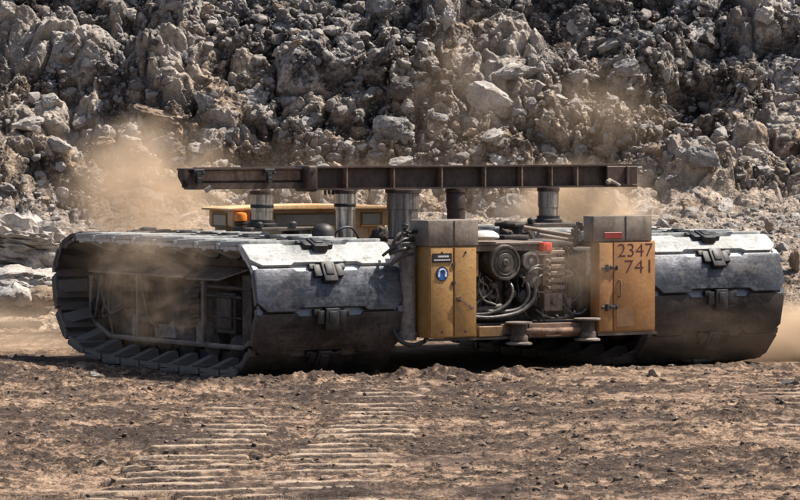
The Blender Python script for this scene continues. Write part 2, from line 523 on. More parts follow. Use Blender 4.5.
def ground_height(x, y):
    z0 = np.zeros_like(x)
    h = 0.07 * fbm(x / 3.7, y / 5.0, z0, 3, 1)
    # tyre scrapes that run diagonally over the left half
    u = x * 0.80 + y * 0.60
    v = -x * 0.60 + y * 0.80
    scr = fbm(u / 3.5, v / 0.28, z0, 3, 5)
    wl = smooth(1.5, -2.0, x + 0.15 * (y - 55))
    h = h + 0.022 * scr * (0.35 + 0.65 * wl)
    med = fbm(x / 0.75, y / 0.75, z0, 4, 9, 0.6)
    patch = smooth(-0.15, 0.55, fbm(x / 2.3, y / 3.2, z0, 3, 21))
    rough = 0.25 + 0.75 * patch
    h = h + 0.030 * med * rough
    fin = fbm(x / 0.14, y / 0.14, z0, 3, 31, 0.6)
    h = h + 0.024 * fin * (0.35 + 0.65 * patch)
    h = h + 0.016 * (0.5 - np.abs(fbm(x / 0.30, y / 0.30, z0, 3, 33, 0.6))) * rough
    packed = np.zeros_like(x)
    band = fbm(x / 4.2, y / 1.5, z0, 3, 45)
    band = band + 0.95 * np.exp(-((y - 47.6) / 1.0) ** 2) * smooth(0.3, 1.6, x) + 0.6 * np.exp(-((y - 57.5) / 1.0) ** 2) * smooth(0.3, 1.2, x)
    thr = 0.28 - 0.95 * band
    cr1 = fbm(x / 0.20, y / 0.28, z0, 5, 41, 0.74)
    crumb = smooth(thr, thr + 0.22, cr1)
    h = h + 0.024 * crumb * (0.7 + 0.6 * fin)
    loose = crumb * 0.95
    for k, (a, b, w, ph) in enumerate(PRINTS):
        ax, ay = a
        dx, dy = b[0] - ax, b[1] - ay
        L = math.hypot(dx, dy)
        tx, ty = dx / L, dy / L
        s = (x - ax) * tx + (y - ay) * ty
        d = (x - ax) * -ty + (y - ay) * tx
        wob = 0.26 * fbm(x / 0.45, y / 0.25, z0, 3, 60 + k)
        w = w * (0.55 + 0.45 * np.clip(s / 14.0, 0, 1))
        msk = smooth(w + 0.06, w - 0.03, np.abs(d) + wob) * smooth(-0.1, 0.4, s) * smooth(L + 0.1, L - 0.2, s)
        msk = msk * smooth(-0.22, -0.14, fbm(x / 0.9, y / 0.36, z0, 4, 70 + k, 0.6))
        ss = s / 0.78 + ph + 0.05 * fbm(x / 0.9, y / 0.9, z0, 2, 80 + k) + 0.14 * d
        fr = ss - np.floor(ss)                       # grows towards the camera
        wid = 0.42 + 0.16 * fbm(x / 0.6, y / 2.0, z0, 2, 90 + k)
        pad = 0.034 * smooth(wid + 0.02, wid - 0.02, fr) * smooth(-0.001, 0.12, fr) + 0.02 * fr
        h = h * (1 - 0.75 * msk) + msk * pad
        pk = msk * smooth(wid + 0.0, wid - 0.04, fr) * smooth(0.0, 0.10, fr)
        packed = np.maximum(packed, pk)
        loose = loose * (1 - msk) + msk * smooth(wid - 0.03, wid + 0.01, fr)  # loose soil in the gaps, with the risers' shade put into its colour
    # ridge of soil pushed up in front of the machine
    lx, ly = to_local(x, y)
    c = -4.15 + 0.30 * fbm(lx / 1.4, z0, z0 + 3, 3, 50)
    amp = 0.11 * np.clip(0.55 + 0.9 * fbm(lx / 0.7, ly / 0.7, z0, 4, 51, 0.6), 0, 1.6)
    rid = np.exp(-((ly - c) / 0.42) ** 2) * smooth(-9.5, -8, lx) * smooth(10.5, 9, lx)
    h = h + rid * (amp + 0.05 * fbm(x / 0.2, y / 0.2, z0, 3, 52, 0.6))
    packed = packed * (1 - rid)
    loose = np.maximum(loose, rid * smooth(-0.2, 0.4, fbm(x / 0.3, y / 0.3, z0, 3, 53)) * 0.8)
    # ground under the tracks is pressed flat
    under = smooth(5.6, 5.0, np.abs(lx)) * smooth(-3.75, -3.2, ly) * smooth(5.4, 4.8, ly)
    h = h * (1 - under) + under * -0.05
    loose = np.maximum(loose, 0.7 * under)  # shade beneath the machine put into the soil colour
    return h, packed, loose


gx = nonuni(-420, -7.6, 8.2, 420, 0.024, 1.25, 40)
gy = nonuni(-60, 43.0, 67.5, 400, 0.030, 1.12, 40)
# keep the strip behind the machine fairly fine
extra = np.arange(68.0, 84.0, 0.14)
gy = np.unique(np.concatenate([gy[gy <= 67.9], extra, gy[gy > 84.0]]))
X, Y = np.meshgrid(gx, gy)
gh, gpk, glo = ground_height(X.ravel(), Y.ravel())
near = smooth(60, 20, np.abs(X.ravel())) * smooth(120, 95, Y.ravel())
Z = gh * near
me = mesh_np('ground', np.stack([X.ravel(), Y.ravel(), Z], 1), grid_faces(len(gx), len(gy)))
attr(me, 'packed', gpk)
attr(me, 'loose', glo)
ground = link('ground', me, MAT['dirt'], None, None)
me.shade_smooth()
tag(ground, 'rutted brown dirt floor of the pit, marked by track prints', 'ground', kind='structure')

# ------------------------------------------------------------------ quarry slope
PROF = np.array([(75.5, -0.9), (79.0, -0.12), (83.0, 0.45), (85.2, 1.55), (87.0, 1.85), (90.8, 1.90), (92.6, 2.75),
                 (95.5, 5.7), (98.0, 8.9), (101.5, 12.5), (110, 17), (135, 21), (260, 26)])
seg = np.hypot(*np.diff(PROF, axis=0).T)
cum = np.concatenate([[0], np.cumsum(seg)])
t_fine = np.arange(cum[1], cum[9], 0.026)
t_far = np.linspace(cum[9] + 0.4, cum[-1], 60)
tt = np.concatenate([np.linspace(0, cum[1] - 0.05, 12), t_fine, t_far])
py_ = np.interp(tt, cum, PROF[:, 0])
pz_ = np.interp(tt, cum, PROF[:, 1])
k_ = np.ones(41) / 41
m1 = slice(12, 12 + len(t_fine))
pad = lambda a: np.convolve(np.pad(a, 20, mode='edge'), k_, 'valid')
py_s, pz_s = py_.copy(), pz_.copy()
py_s[m1], pz_s[m1] = pad(py_[m1]), pad(pz_[m1])
ty = np.gradient(py_s)
tz = np.gradient(pz_s)
tl = np.hypot(ty, tz)
ny_, nz_ = -tz / tl, ty / tl
sx = nonuni(-260, -10.6, 10.6, 260, 0.028, 1.2, 25)
SX, ST = np.meshgrid(sx, tt)
shape2 = SX.shape
NY = np.repeat(ny_[:, None], len(sx), 1)
NZ = np.repeat(nz_[:, None], len(sx), 1)
BX, BY, BZ = SX, np.repeat(py_s[:, None], len(sx), 1), np.repeat(pz_s[:, None], len(sx), 1)
# sideways unevenness of the whole face
x, t = SX.ravel(), ST.ravel()
z0 = np.zeros_like(x)
onface = smooth(cum[4], cum[6], t)
bx, by, bz = BX.ravel(), BY.ravel(), BZ.ravel()
ppx, ppy = proj(np.stack([bx, by, bz], 1))
wx = x + 0.25 * fbm(x / 0.9, t / 0.9, z0, 3, 101)
wt = t + 0.25 * fbm(x / 0.9, t / 0.9, z0 + 5, 3, 102)
d = 0.55 * fbm(x / 3.2, t / 2.6, z0, 3, 103) * onface
d += 0.13 * fbm(x / 0.8, t / 0.8, z0, 4, 104, 0.42) * (0.35 + 0.65 * onface)


def blocks(s, seed, round_=0.30, tilt=0.55):
    f1, f2, idr, dx, dy = worley(wx / s, wt / s, seed)
    edge = smooth(0.0, round_, f2 - f1)
    dome = np.sqrt(np.clip(1 - (f1 * 1.15) ** 2, 0.02, 1)) * (0.35 + 0.65 * edge)
    a = idr * 6.283
    pl = tilt * (np.cos(a * 7) * dx + np.sin(a * 7) * dy)
    return dome * (0.35 + 1.0 * ((idr * 13.7) % 1.0) + pl), edge


rough = smooth(-0.35, 0.35, fbm(x / 2.1, t / 1.7, z0, 3, 110))
b1, e1 = blocks(0.95, 201)
b2, e2 = blocks(0.42, 202)
b3, e3 = blocks(0.19, 203)
soil = np.zeros_like(x)
pale = np.zeros_like(x)
d += onface * (0.36 * b1 + 0.22 * b2 * (0.4 + 0.6 * rough) + 0.085 * b3 * (0.25 + 0.75 * rough))
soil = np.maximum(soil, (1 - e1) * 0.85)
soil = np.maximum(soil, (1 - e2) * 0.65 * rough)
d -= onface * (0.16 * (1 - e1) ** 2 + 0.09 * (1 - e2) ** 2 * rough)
bench = 1 - onface
d += bench * (0.05 * b2 + 0.02 * b3)
bl = lambda s_, sd, o_=3: np.minimum(np.abs(fbm(wx / s_, wt / s_, z0, o_, sd, 0.5)) * 1.6, 1.0)
bl1, bl2, bl3 = bl(0.85, 121), bl(0.33, 122), bl(0.13, 123)
d += onface * (0.09 * bl1 + 0.07 * bl2 * (0.4 + 0.6 * rough) + 0.035 * bl3)
d += 0.020 * fbm(x / 0.09, t / 0.09, z0, 3, 120, 0.65)
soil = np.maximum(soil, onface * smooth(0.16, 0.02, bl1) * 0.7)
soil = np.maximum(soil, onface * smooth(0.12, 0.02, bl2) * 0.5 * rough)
# outcrops and hollows of the face, as (photo pixel, half sizes, height out of the face)
FEATS = [  # px, py, rx, ry, height, kind
    (172, 88, 42, 42, 0.55, 'p'), (78, 62, 40, 44, 0.42, 'p'), (30, 50, 34, 40, 0.25, 'p'), (182, 14, 30, 22, 0.55, 'p'),
    (118, 18, 13, 24, 0.45, 'p'), (232, 70, 26, 30, 0.25, 'n'), (300, 40, 44, 30, 0.35, 'n'), (300, 98, 40, 30, 0.35, 'n'),
    (505, 92, 46, 38, 0.50, 'p'), (520, 64, 30, 18, 0.38, 'p'), (640, 76, 40, 34, 0.55, 'n'), (752, 28, 30, 30, 0.55, 'p'),
    (744, 78, 26, 34, 0.40, 'n'), (632, 146, 44, 24, 0.35, 'n'), (700, 200, 40, 30, 0.30, 'n'), (445, 20, 20, 20, 0.35, 'p'),
    (96, 34, 28, 13, -0.60, 's'), (148, 40, 20, 22, -0.55, 's'), (255, 22, 38, 16, -0.40, 's'), (372, 62, 14, 24, -0.45, 's'),
    (268, 62, 20, 22, -0.35, 's'), (690, 108, 34, 20, -0.55, 's'), (702, 88, 22, 9, -0.45, 's'), (372, 132, 16, 12, -0.40, 's'),
    (60, 8, 70, 9, -0.35, 's'), (330, 4, 60, 9, -0.3, 's'), (555, 40, 30, 30, -0.25, 's'), (620, 20, 60, 18, -0.22, 's'),
    (70, 125, 20, 12, -0.35, 's'), (175, 122, 28, 9, -0.40, 's'), (720, 142, 40, 10, -0.30, 's'), (560, 8, 40, 10, -0.3, 's'),
    (505, 72, 10, 7, -0.40, 's'), (770, 8, 40, 9, -0.3, 's'), (340, 150, 30, 10, -0.2, 's'), (75, 205, 55, 22, -0.25, 's'),
    (415, 60, 16, 40, -0.2, 's'),
    (55, 132, 62, 22, 0.18, 'p'), (120, 150, 46, 22, 0.15, 'p'), (22, 172, 28, 16, 0.1, 'p'), (225, 150, 30, 18, 0.12, 'p'),
    (740, 180, 40, 26, 0.15, 'p'), (672, 185, 36, 26, 0.15, 'p'), (785, 130, 30, 30, 0.12, 'p'), (480, 135, 50, 20, 0.12, 'p'),
]
wpx = ppx + 7 * fbm(x / 0.5, t / 0.5, z0, 4, 130)
wpy = ppy + 7 * fbm(x / 0.5, t / 0.5, z0 + 7, 4, 131)
front = (by < 100) & (by > 85)
for fx_, fy_, rx, ry, hh, kd in FEATS:
    q = np.sqrt(((wpx - fx_) / rx) ** 2 + ((wpy - fy_) / ry) ** 2)
    w = np.where(front, smooth(1.15, 0.45, q), 0)
    d += hh * w
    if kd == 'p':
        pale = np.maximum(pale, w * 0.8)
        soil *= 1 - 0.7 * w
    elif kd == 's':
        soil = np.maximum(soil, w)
bankw = smooth(83.3, 85.0, by) * smooth(91.8, 90.5, by)
pale = np.maximum(pale, bankw * 0.35)
far = smooth(14, 60, np.abs(x))
d *= 1 - 0.6 * far
P = np.stack([bx, by + d * NY.ravel(), bz + d * NZ.ravel()], 1)
me = mesh_np('quarry_slope', P, grid_faces(len(sx), len(tt)))
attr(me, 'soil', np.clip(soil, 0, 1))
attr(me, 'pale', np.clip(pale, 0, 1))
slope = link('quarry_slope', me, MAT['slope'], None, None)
me.shade_smooth()
tag(slope, 'steep slope of broken grey rock and soil behind the machine', 'slope', kind='structure')

# ------------------------------------------------------------------ rock shapes
ICO = {}
for sub in (2, 3, 4, 5):
    bm = bmesh.new()
    bmesh.ops.create_icosphere(bm, subdivisions=sub, radius=1)
    bm.verts.ensure_lookup_table()
    ICO[sub] = (np.array([v.co[:] for v in bm.verts]), np.array([[v.index for v in f.verts] for f in bm.faces]))
    bm.free()


def rock_verts(sub, seed, angular=1.0, cuts=11):
    r = np.random.default_rng(seed)
    v = ICO[sub][0].copy()
    v *= (1 + 0.18 * fbm(v[:, 0] * 1.1 + seed, v[:, 1] * 1.1, v[:, 2] * 1.1, 2, seed))[:, None]
    for _ in range(cuts + 7):
        n = r.normal(size=3)
        n /= np.linalg.norm(n)
        dd = r.uniform(0.50, 0.86)
        e = v @ n - dd
        v -= np.where(e > 0, e * 0.97 * angular, 0)[:, None] * n
    v /= np.abs(v).max()
    v += v * (0.09 * fbm(v[:, 0] * 2.6, v[:, 1] * 2.6 + seed, v[:, 2] * 2.6, 3, seed + 3))[:, None]
    if sub >= 4:
        v += v * (0.13 * (0.5 - np.abs(fbm(v[:, 0] * 4, v[:, 1] * 4 + seed, v[:, 2] * 4, 3, seed + 5))))[:, None]
        v += v * (0.045 * fbm(v[:, 0] * 11, v[:, 1] * 11 + seed, v[:, 2] * 11, 3, seed + 6))[:, None]
        crack = np.abs(fbm(v[:, 0] * 1.6 + seed, v[:, 1] * 1.6, v[:, 2] * 1.6, 2, seed + 8))
        v -= v * (0.13 * smooth(0.06, 0.0, crack))[:, None]
    v *= r.uniform(0.65, 1.25, 3)
    return v / np.abs(v).max()


def rot_rand(r):
    q = r.normal(size=4)
    q /= np.linalg.norm(q)
    w, xx, yy, zz = q
    return np.array([[1 - 2 * (yy * yy + zz * zz), 2 * (xx * yy - zz * w), 2 * (xx * zz + yy * w)],
                     [2 * (xx * yy + zz * w), 1 - 2 * (xx * xx + zz * zz), 2 * (yy * zz - xx * w)],
                     [2 * (xx * zz - yy * w), 2 * (yy * zz + xx * w), 1 - 2 * (xx * xx + yy * yy)]])


def scatter_mesh(name, pts, radii, tones, sub, nproto, seed0, m, squash=0.8, up=None):
    prot = [rock_verts(sub, seed0 + k, cuts=9) for k in range(nproto)]
    F = ICO[sub][1]
    nv = len(prot[0])
    n = len(pts)
    V = np.empty((n * nv, 3), np.float32)
    for i in range(n):
        R_ = rot_rand(RNG)
        v = prot[i % nproto] @ R_.T
        v[:, 2] *= squash
        V[i * nv:(i + 1) * nv] = v * radii[i] + pts[i]
    FF = (F[None, :, :] + (np.arange(n) * nv)[:, None, None]).reshape(-1, 3)
    me = mesh_np(name, V, FF)
    attr(me, 'tone', np.repeat(tones, nv))
    o = link(name, me, m, None, None)
    me.shade_smooth()
    me.set_sharp_from_angle(angle=math.radians(32))
    return o


# loose rubble lying all over the face
Pg = P.reshape(*shape2, 3)
PX, PY = proj(Pg)
vis = (PX > -260) & (PX < 1060) & (PY > -60) & (PY < 330) & (Pg[..., 1] > 82) & (Pg[..., 1] < 101)
ids = np.flatnonzero(vis.ravel())
dens = 0.25 + 1.2 * rough[ids] + 0.7 * soil[ids]
dens *= 1 - 0.65 * pale[ids]
dens *= np.where(Pg.reshape(-1, 3)[ids, 1] < 91, 0.45, 1.0)
dens = dens / dens.sum()
FLATP = P
NF = 29000
pick = RNG.choice(ids, NF, p=dens)
rad = 0.026 * (1 - RNG.random(NF)) ** (-0.50)
rad = np.clip(rad, 0.026, 0.20)
tone = np.clip(0.50 + 0.15 * RNG.normal(size=NF), 0, 1)
big_ = rad > 0.085
scatter_mesh('rubble', FLATP[pick[~big_]] + np.array([0, -0.1, 0.1]) * rad[~big_, None], rad[~big_], tone[~big_], 2, 14, 500,
             MAT['rubble'])
tag(bpy.data.objects['rubble'], 'small broken stones covering the whole slope', 'rubble', kind='stuff')
scatter_mesh('coarse_rubble', FLATP[pick[big_]] + np.array([0, 0.1, -0.1]) * rad[big_, None], rad[big_], tone[big_], 3, 16, 600,
             MAT['rubble'])
tag(bpy.data.objects['coarse_rubble'], 'fist to head sized broken stones between the boulders', 'rubble', kind='stuff')

# ------------------------------------------------------------------ boulders, each one a thing
PROTO = {}
for k in range(14):
    PROTO[k] = rock_verts(4, 900 + k, cuts=7 + k % 5)
SMALL = np.flatnonzero(vis.ravel())
sPX, sPY = PX.ravel()[SMALL], PY.ravel()[SMALL]
sD = FLATP[SMALL, 1]


def face_point(px, py):
    q = (sPX - px) ** 2 + (sPY - py) ** 2
    c = np.flatnonzero(q < max(1.5, q.min() + 0.5))
    return FLATP[SMALL[c[np.argmin(sD[c])]]]


ROCKMESH = {}


def boulder(name, p, size, rot, tone, label, cat='boulder', group=None, k=None):
    """size = full extents (width, depth, height) in metres"""
    k = random.randrange(14) if k is None else k
    key = (k, tone)
    if key not in ROCKMESH:
        mm = mesh_np('boulder_mesh', PROTO[k], ICO[4][1])
        mm.materials.append(MAT['rock_' + tone])
        mm.shade_smooth()
        mm.set_sharp_from_angle(angle=math.radians(28))
        ROCKMESH[key] = mm
    o = bpy.data.objects.new(name, ROCKMESH[key])
    COL.objects.link(o)
    o.location = p
    o.rotation_euler = rot
    o.scale = (size[0] / 1.8, size[1] / 1.8, size[2] / 1.8)
    tag(o, label, cat, group)
    return o


NAMED = [  # px, py, width px, height px, roll, tone, label
    (387, 120, 38, 40, 0.0, 'grey', 'big round grey boulder with a cracked face, above the beam middle'),
    (408, 104, 18, 18, 0.3, 'pale', 'small pale round boulder leaning on the big cracked grey boulder'),
    (682, 151, 20, 18, 0.0, 'pale', 'pale end boulder of the touching pair above the right track'),
    (704, 153, 42, 23, 0.1, 'grey', 'long grey boulder touching a pale one above the right track'),
    (498, 159, 20, 11, 0.0, 'pale', 'pale square block sitting just over the top edge of the beam'),
    (400, 160, 24, 12, 0.0, 'pale', 'flat pale boulder peeping over the beam below the cracked boulder'),
    (206, 101, 34, 26, -0.2, 'grey', 'rough grey boulder right of the large pale outcrop, upper left of slope'),
    (447, 16, 20, 30, 0.2, 'pale', 'tall pale boulder standing near the top middle of the slope'),
    (430, 14, 16, 22, -0.2, 'grey', 'grey boulder left beside the tall pale one at the slope top'),
    (331, 30, 20, 11, 0.05, 'pale', 'flat pale stone slab on the dark rubble left of the slope top'),
    (345, 38, 18, 18, 0.2, 'pale', 'pale rounded boulder just under the flat pale stone slab'),
    (516, 66, 52, 30, -0.1, 'pale', 'wide pale boulder overhanging a dark hollow, upper middle of slope'),
    (493, 96, 50, 32, 0.2, 'pale', 'large dusty pale boulder below the one overhanging the dark hollow'),
    (230, 131, 22, 22, 0.0, 'grey', 'rounded grey boulder over the left arm of the beam'),
    (152, 109, 52, 17, 0.28, 'brown', 'long flat slanting slab below the large pale outcrop on the left'),
    (401, 83, 32, 28, 0.0, 'dark', 'dark blocky boulder above the big round cracked boulder'),
    (384, 48, 14, 44, 0.6, 'dark', 'dark tilted slab standing on edge in the upper middle rubble'),
    (412, 37, 14, 13, 0.0, 'pale', 'small pale stone on top of the dark tilted slab'),
    (572, 25, 15, 16, 0.3, 'pale', 'pale upright stone alone on dark soil, upper right of slope'),
    (613, 20, 10, 6, 0.0, 'pale', 'tiny pale stone on dark soil at the slope top, right of the upright stone'),
    (697, 14, 12, 8, 0.0, 'pale', 'small flat pale stone on dark soil near the top right corner'),
    (659, 29, 14, 13, 0.0, 'grey', 'grey stone on dark soil above the lumpy right hand outcrop'),
    (666, 74, 16, 15, 0.2, 'pale', 'pale cube shaped stone on the lumpy right hand outcrop'),
    (628, 66, 24, 20, 0.0, 'grey', 'grey knob on the crest of the lumpy right hand outcrop'),
    (792, 88, 16, 14, 0.0, 'grey', 'grey stone at the right picture edge under the smooth pale outcrop'),
    (784, 103, 15, 12, 0.2, 'pale', 'pale stone right of the grooved outcrop near the right picture edge'),
    (629, 132, 28, 22, 0.0, 'brown', 'dusty brown boulder above the right end of the beam'),
    (604, 146, 24, 20, 0.1, 'brown', 'smaller dusty brown boulder just above the beam, right part'),
    (654, 146, 26, 20, -0.1, 'brown', 'dusty brown boulder just past the right end of the beam'),
    (431, 204, 28, 34, 0.0, 'brown', 'dusty boulder seen below the beam right of the thick cylinder'),
    (480, 204, 22, 30, 0.1, 'grey', 'dusty grey boulder seen below the beam beside the dark cylinder'),
    (516, 204, 40, 38, 0.0, 'pale', 'largest pale boulder seen below the beam over the engine'),
    (615, 203, 28, 32, 0.1, 'pale', 'pale boulder seen just above the right cabinet'),
    (642, 210, 22, 18, 0.0, 'pale', 'low pale boulder at the right cabinet top, by the white track plate'),
    (769, 227, 18, 15, 0.1, 'brown', 'tan angular stone behind the upper corner of the right track'),
    (784, 236, 17, 19, 0.0, 'brown', 'round tan boulder just right of the right track corner'),
    (795, 262, 20, 24, 0.0, 'brown', 'tan boulder at the right picture edge beside the track'),
    (792, 288, 18, 18, 0.3, 'brown', 'lowest tan boulder at the right picture edge beside the track'),
    (254, 96, 30, 22, 0.1, 'grey', 'blocky grey boulder among rubble above the beam left arm'),
    (308, 118, 36, 20, -0.15, 'grey', 'long grey slab lying over the left part of the beam'),
    (60, 142, 26, 15, 0.15, 'pale', 'pale flat stone in the light rubble above the left track'),
    (28, 120, 30, 18, -0.1, 'pale', 'pale stone at the left picture edge above the light rubble'),
    (128, 136, 22, 14, 0.2, 'pale', 'pale broken slab above the dust cloud on the left'),
]
fw_y = 0.35
for i, (px, py, wpx_, hpx_, roll, tone_, lab) in enumerate(NAMED):
    if py > 215:
        p = at_depth(px, py, 84.0 + (py < 240) * 2)
    else:
        p = Vector(face_point(px, py + hpx_ * 0.15))
    s = p.y / 4000.0
    w, h = wpx_ * s * 1.08, hpx_ * s * 1.08
    boulder('boulder', p + Vector((0, -0.12 * w, 0.0)), (w, max(0.6 * w, 0.6 * h), h), (0.15, roll, 0.2 * math.sin(i * 3.1)), tone_, lab, k=i % 14)

# the many other boulders, told apart only by tone and by the part of the slope they lie on
ZONES = [((0, 0, 270, 100), 'upper left part of the slope'), ((0, 100, 270, 235), 'lower left part of the slope'),
         ((270, 0, 540, 85), 'upper middle of the slope'), ((270, 85, 540, 235), 'slope just above and behind the beam'),
         ((540, 0, 830, 90), 'upper right part of the slope'), ((540, 90, 830, 240), 'lower right part of the slope')]
TONE_W = {'grey': ('rough grey', 0.42), 'pale': ('pale chalky', 0.2), 'brown': ('dusty brown', 0.25), 'dark': ('dark damp', 0.13)}
n_b = 0
tries = 0
taken = [(a, b, max(c, e) * 0.55) for a, b, c, e, *_ in NAMED]
while n_b < 240 and tries < 4000:
    tries += 1
    i = RNG.choice(ids, p=dens)
    px, py = PX.ravel()[i], PY.ravel()[i]
    if not (2 < px < 798 and 2 < py < 226):
        continue
    r = 0.105 * (1 - random.random()) ** -0.5
    r = min(r, 0.32)
    rp = r * 4000 / FLATP[i, 1]
    if any((px - a) ** 2 + (py - b) ** 2 < (c + 0.7 * rp) ** 2 for a, b, c in taken):
        continue
    zone = [z for (a, b, c, e), z in ZONES if a <= px <= c and b <= py <= e]
    if not zone:
        continue
    taken.append((px, py, rp))
    tn = random.choices(list(TONE_W), [v[1] for v in TONE_W.values()])[0]
    if py > 110 and tn == 'grey' and random.random() < 0.5:
        tn = 'brown'
    lab = '%s boulder among the loose rubble, %s' % (TONE_W[tn][0], zone[0])
    if px > 270 and px < 540 and 85 <= py:
        lab = '%s boulder among the loose rubble, on the %s' % (TONE_W[tn][0], zone[0])
    p = Vector(FLATP[i])
    boulder('boulder', p + Vector((0, -0.2 * r, 0.15 * r)),
            (2 * r * random.uniform(0.85, 1.3), 2 * r, 2 * r * random.uniform(0.6, 1.0)),
            (random.uniform(-0.5, 0.5), random.uniform(-0.5, 0.5), random.uniform(0, 6.28)), tn, lab,
            group='%s boulders, %s' % (TONE_W[tn][0], zone[0]))
    n_b += 1

# pale rock ledges left of the machine: layered slabs, each its own rock


def slab(name, c, size, seed, m, label, rot=(0, 0, 0), sub=5):
    v = rock_verts(sub, seed, cuts=14)
    v = np.sign(v) * np.abs(v) ** 0.80
    v = v * np.array(size) / 2
    u = v / np.linalg.norm(v / np.array(size), axis=1)[:, None] / np.array(size)
    f_ = lambda q, o_, sd: fbm(v[:, 0] / q + sd, v[:, 1] / q, v[:, 2] / q, o_, seed + sd, 0.58)
    bump_ = 0.16 * np.abs(f_(0.75, 4, 42)) + 0.07 * f_(0.28, 4, 43) + 0.03 * f_(0.09, 3, 44) - 0.10 * smooth(0.08, 0.0, np.abs(f_(0.9, 3, 45)))
    v = v + u * (bump_ * min(size) * 1.1)[:, None]
    mm = mesh_np(name, v, ICO[sub][1])
    mm.materials.append(m)
    mm.shade_smooth()
    mm.set_sharp_from_angle(angle=math.radians(38))
    o = bpy.data.objects.new(name, mm)
    COL.objects.link(o)
    o.location = c
    o.rotation_euler = rot
    return tag(o, label, 'rock')


slab('rock_ledge', at_depth(18, 246, 83.2), (3.9, 3.6, 1.35), 31, MAT['rock_pale'],
     'broad pale upper rock ledge left of the track, topped by dust', (0.05, 0.16, 0.05))
slab('rock_ledge', at_depth(16, 281, 81.5), (2.6, 2.6, 0.62), 32, MAT['rock_pale'],
     'lower pale rock ledge in front of the broad upper ledge', (0.05, 0.06, -0.1))
slab('rock_block', at_depth(57, 249, 83.0), (0.9, 1.2, 0.7), 33, MAT['rock_brown'],
     'brown rock block in the notch of the pale ledge, against the left track', (0, 0.1, 0.3), 4)
slab('rock_block', at_depth(20, 297, 79.8), (0.75, 0.8, 0.42), 34, MAT['rock_pale'],
     'pale split stone at the foot of the lower ledge', (0.1, 0.1, 0.4), 4)
slab('rock_block', at_depth(3, 296, 79.6), (0.6, 0.7, 0.5), 35, MAT['rock_grey'],
     'grey stone at the left picture edge at the foot of the ledges', (0.1, -0.1, 0.1), 4)
slab('rock_block', at_depth(42, 296, 80.0), (0.6, 0.7, 0.36), 36, MAT['rock_brown'],
     'brown stone at the ledge foot beside the left track', (0, 0.05, -0.3), 4)

# ------------------------------------------------------------------ soil clods on the ground
NC = 16000
cx = RNG.uniform(-8.0, 8.4, NC * 3)
cy = 43.5 + 24 * RNG.random(NC * 3)
_, cpk, clo = ground_height(cx, cy)
lx, ly = to_local(cx, cy)
keep = RNG.random(NC * 3) < (0.12 + 1.0 * clo + 0.9 * np.exp(-((ly + 4.2) / 0.5) ** 2)) * (1 - 0.8 * cpk)
keep &= ~((np.abs(lx) < 5.2) & (ly > -3.5))
cx, cy = cx[keep][:NC], cy[keep][:NC]
ch, _, _ = ground_height(cx, cy)
cr = np.clip(0.010 * (1 - RNG.random(len(cx))) ** (-0.42), 0.010, 0.065)
scatter_mesh('soil_clods', np.stack([cx, cy, ch + cr * 0.12], 1), cr, np.clip(0.42 + 0.2 * RNG.normal(size=len(cx)), 0, 1), 2, 12, 700,
             MAT['clod'], 0.62)
tag(bpy.data.objects['soil_clods'], 'loose crumbs and clods of brown soil on the ground', 'soil', kind='stuff')


def ground_rock(name, px, py, w, h, tone_, lab, k):
    p = None
    D = 4.25 * 4000 / (py - 115)
    x_ = (px - 400) / 4000 * D
    z_ = float(ground_height(np.array([x_]), np.array([D]))[0][0])
    s = D / 4000
    boulder(name, (x_, D, z_ + h * s * 0.3), (w * s, w * s * 0.8, h * s), (0.1, 0.15 * (k % 3 - 1), 0.3 * k), tone_, lab, 'stone', k=k)


ground_rock('white_stone', 184, 386, 17, 9, 'pale', 'white stone on the dirt in front of the left track', 3)
ground_rock('stone', 655, 378, 18, 13, 'brown', 'lumpy soil covered stone in front of the right track', 5)
ground_rock('stone', 425, 380, 12, 8, 'brown', 'brown clod under the vertical tank in front of the machine', 6)
ground_rock('stone', 452, 381, 13, 8, 'brown', 'brown clod in front of the left cabinet', 7)
ground_rock('stone', 507, 380, 16, 10, 'brown', 'brown clod in front of the first jack pad', 8)
ground_rock('stone', 95, 378, 14, 7, 'pale', 'flat pale stone in front of the far end of the left track', 9)
ground_rock('stone', 790, 388, 18, 9, 'dark', 'dark clod on the ground at the right picture edge', 10)

# ------------------------------------------------------------------ mesh builder for the machine


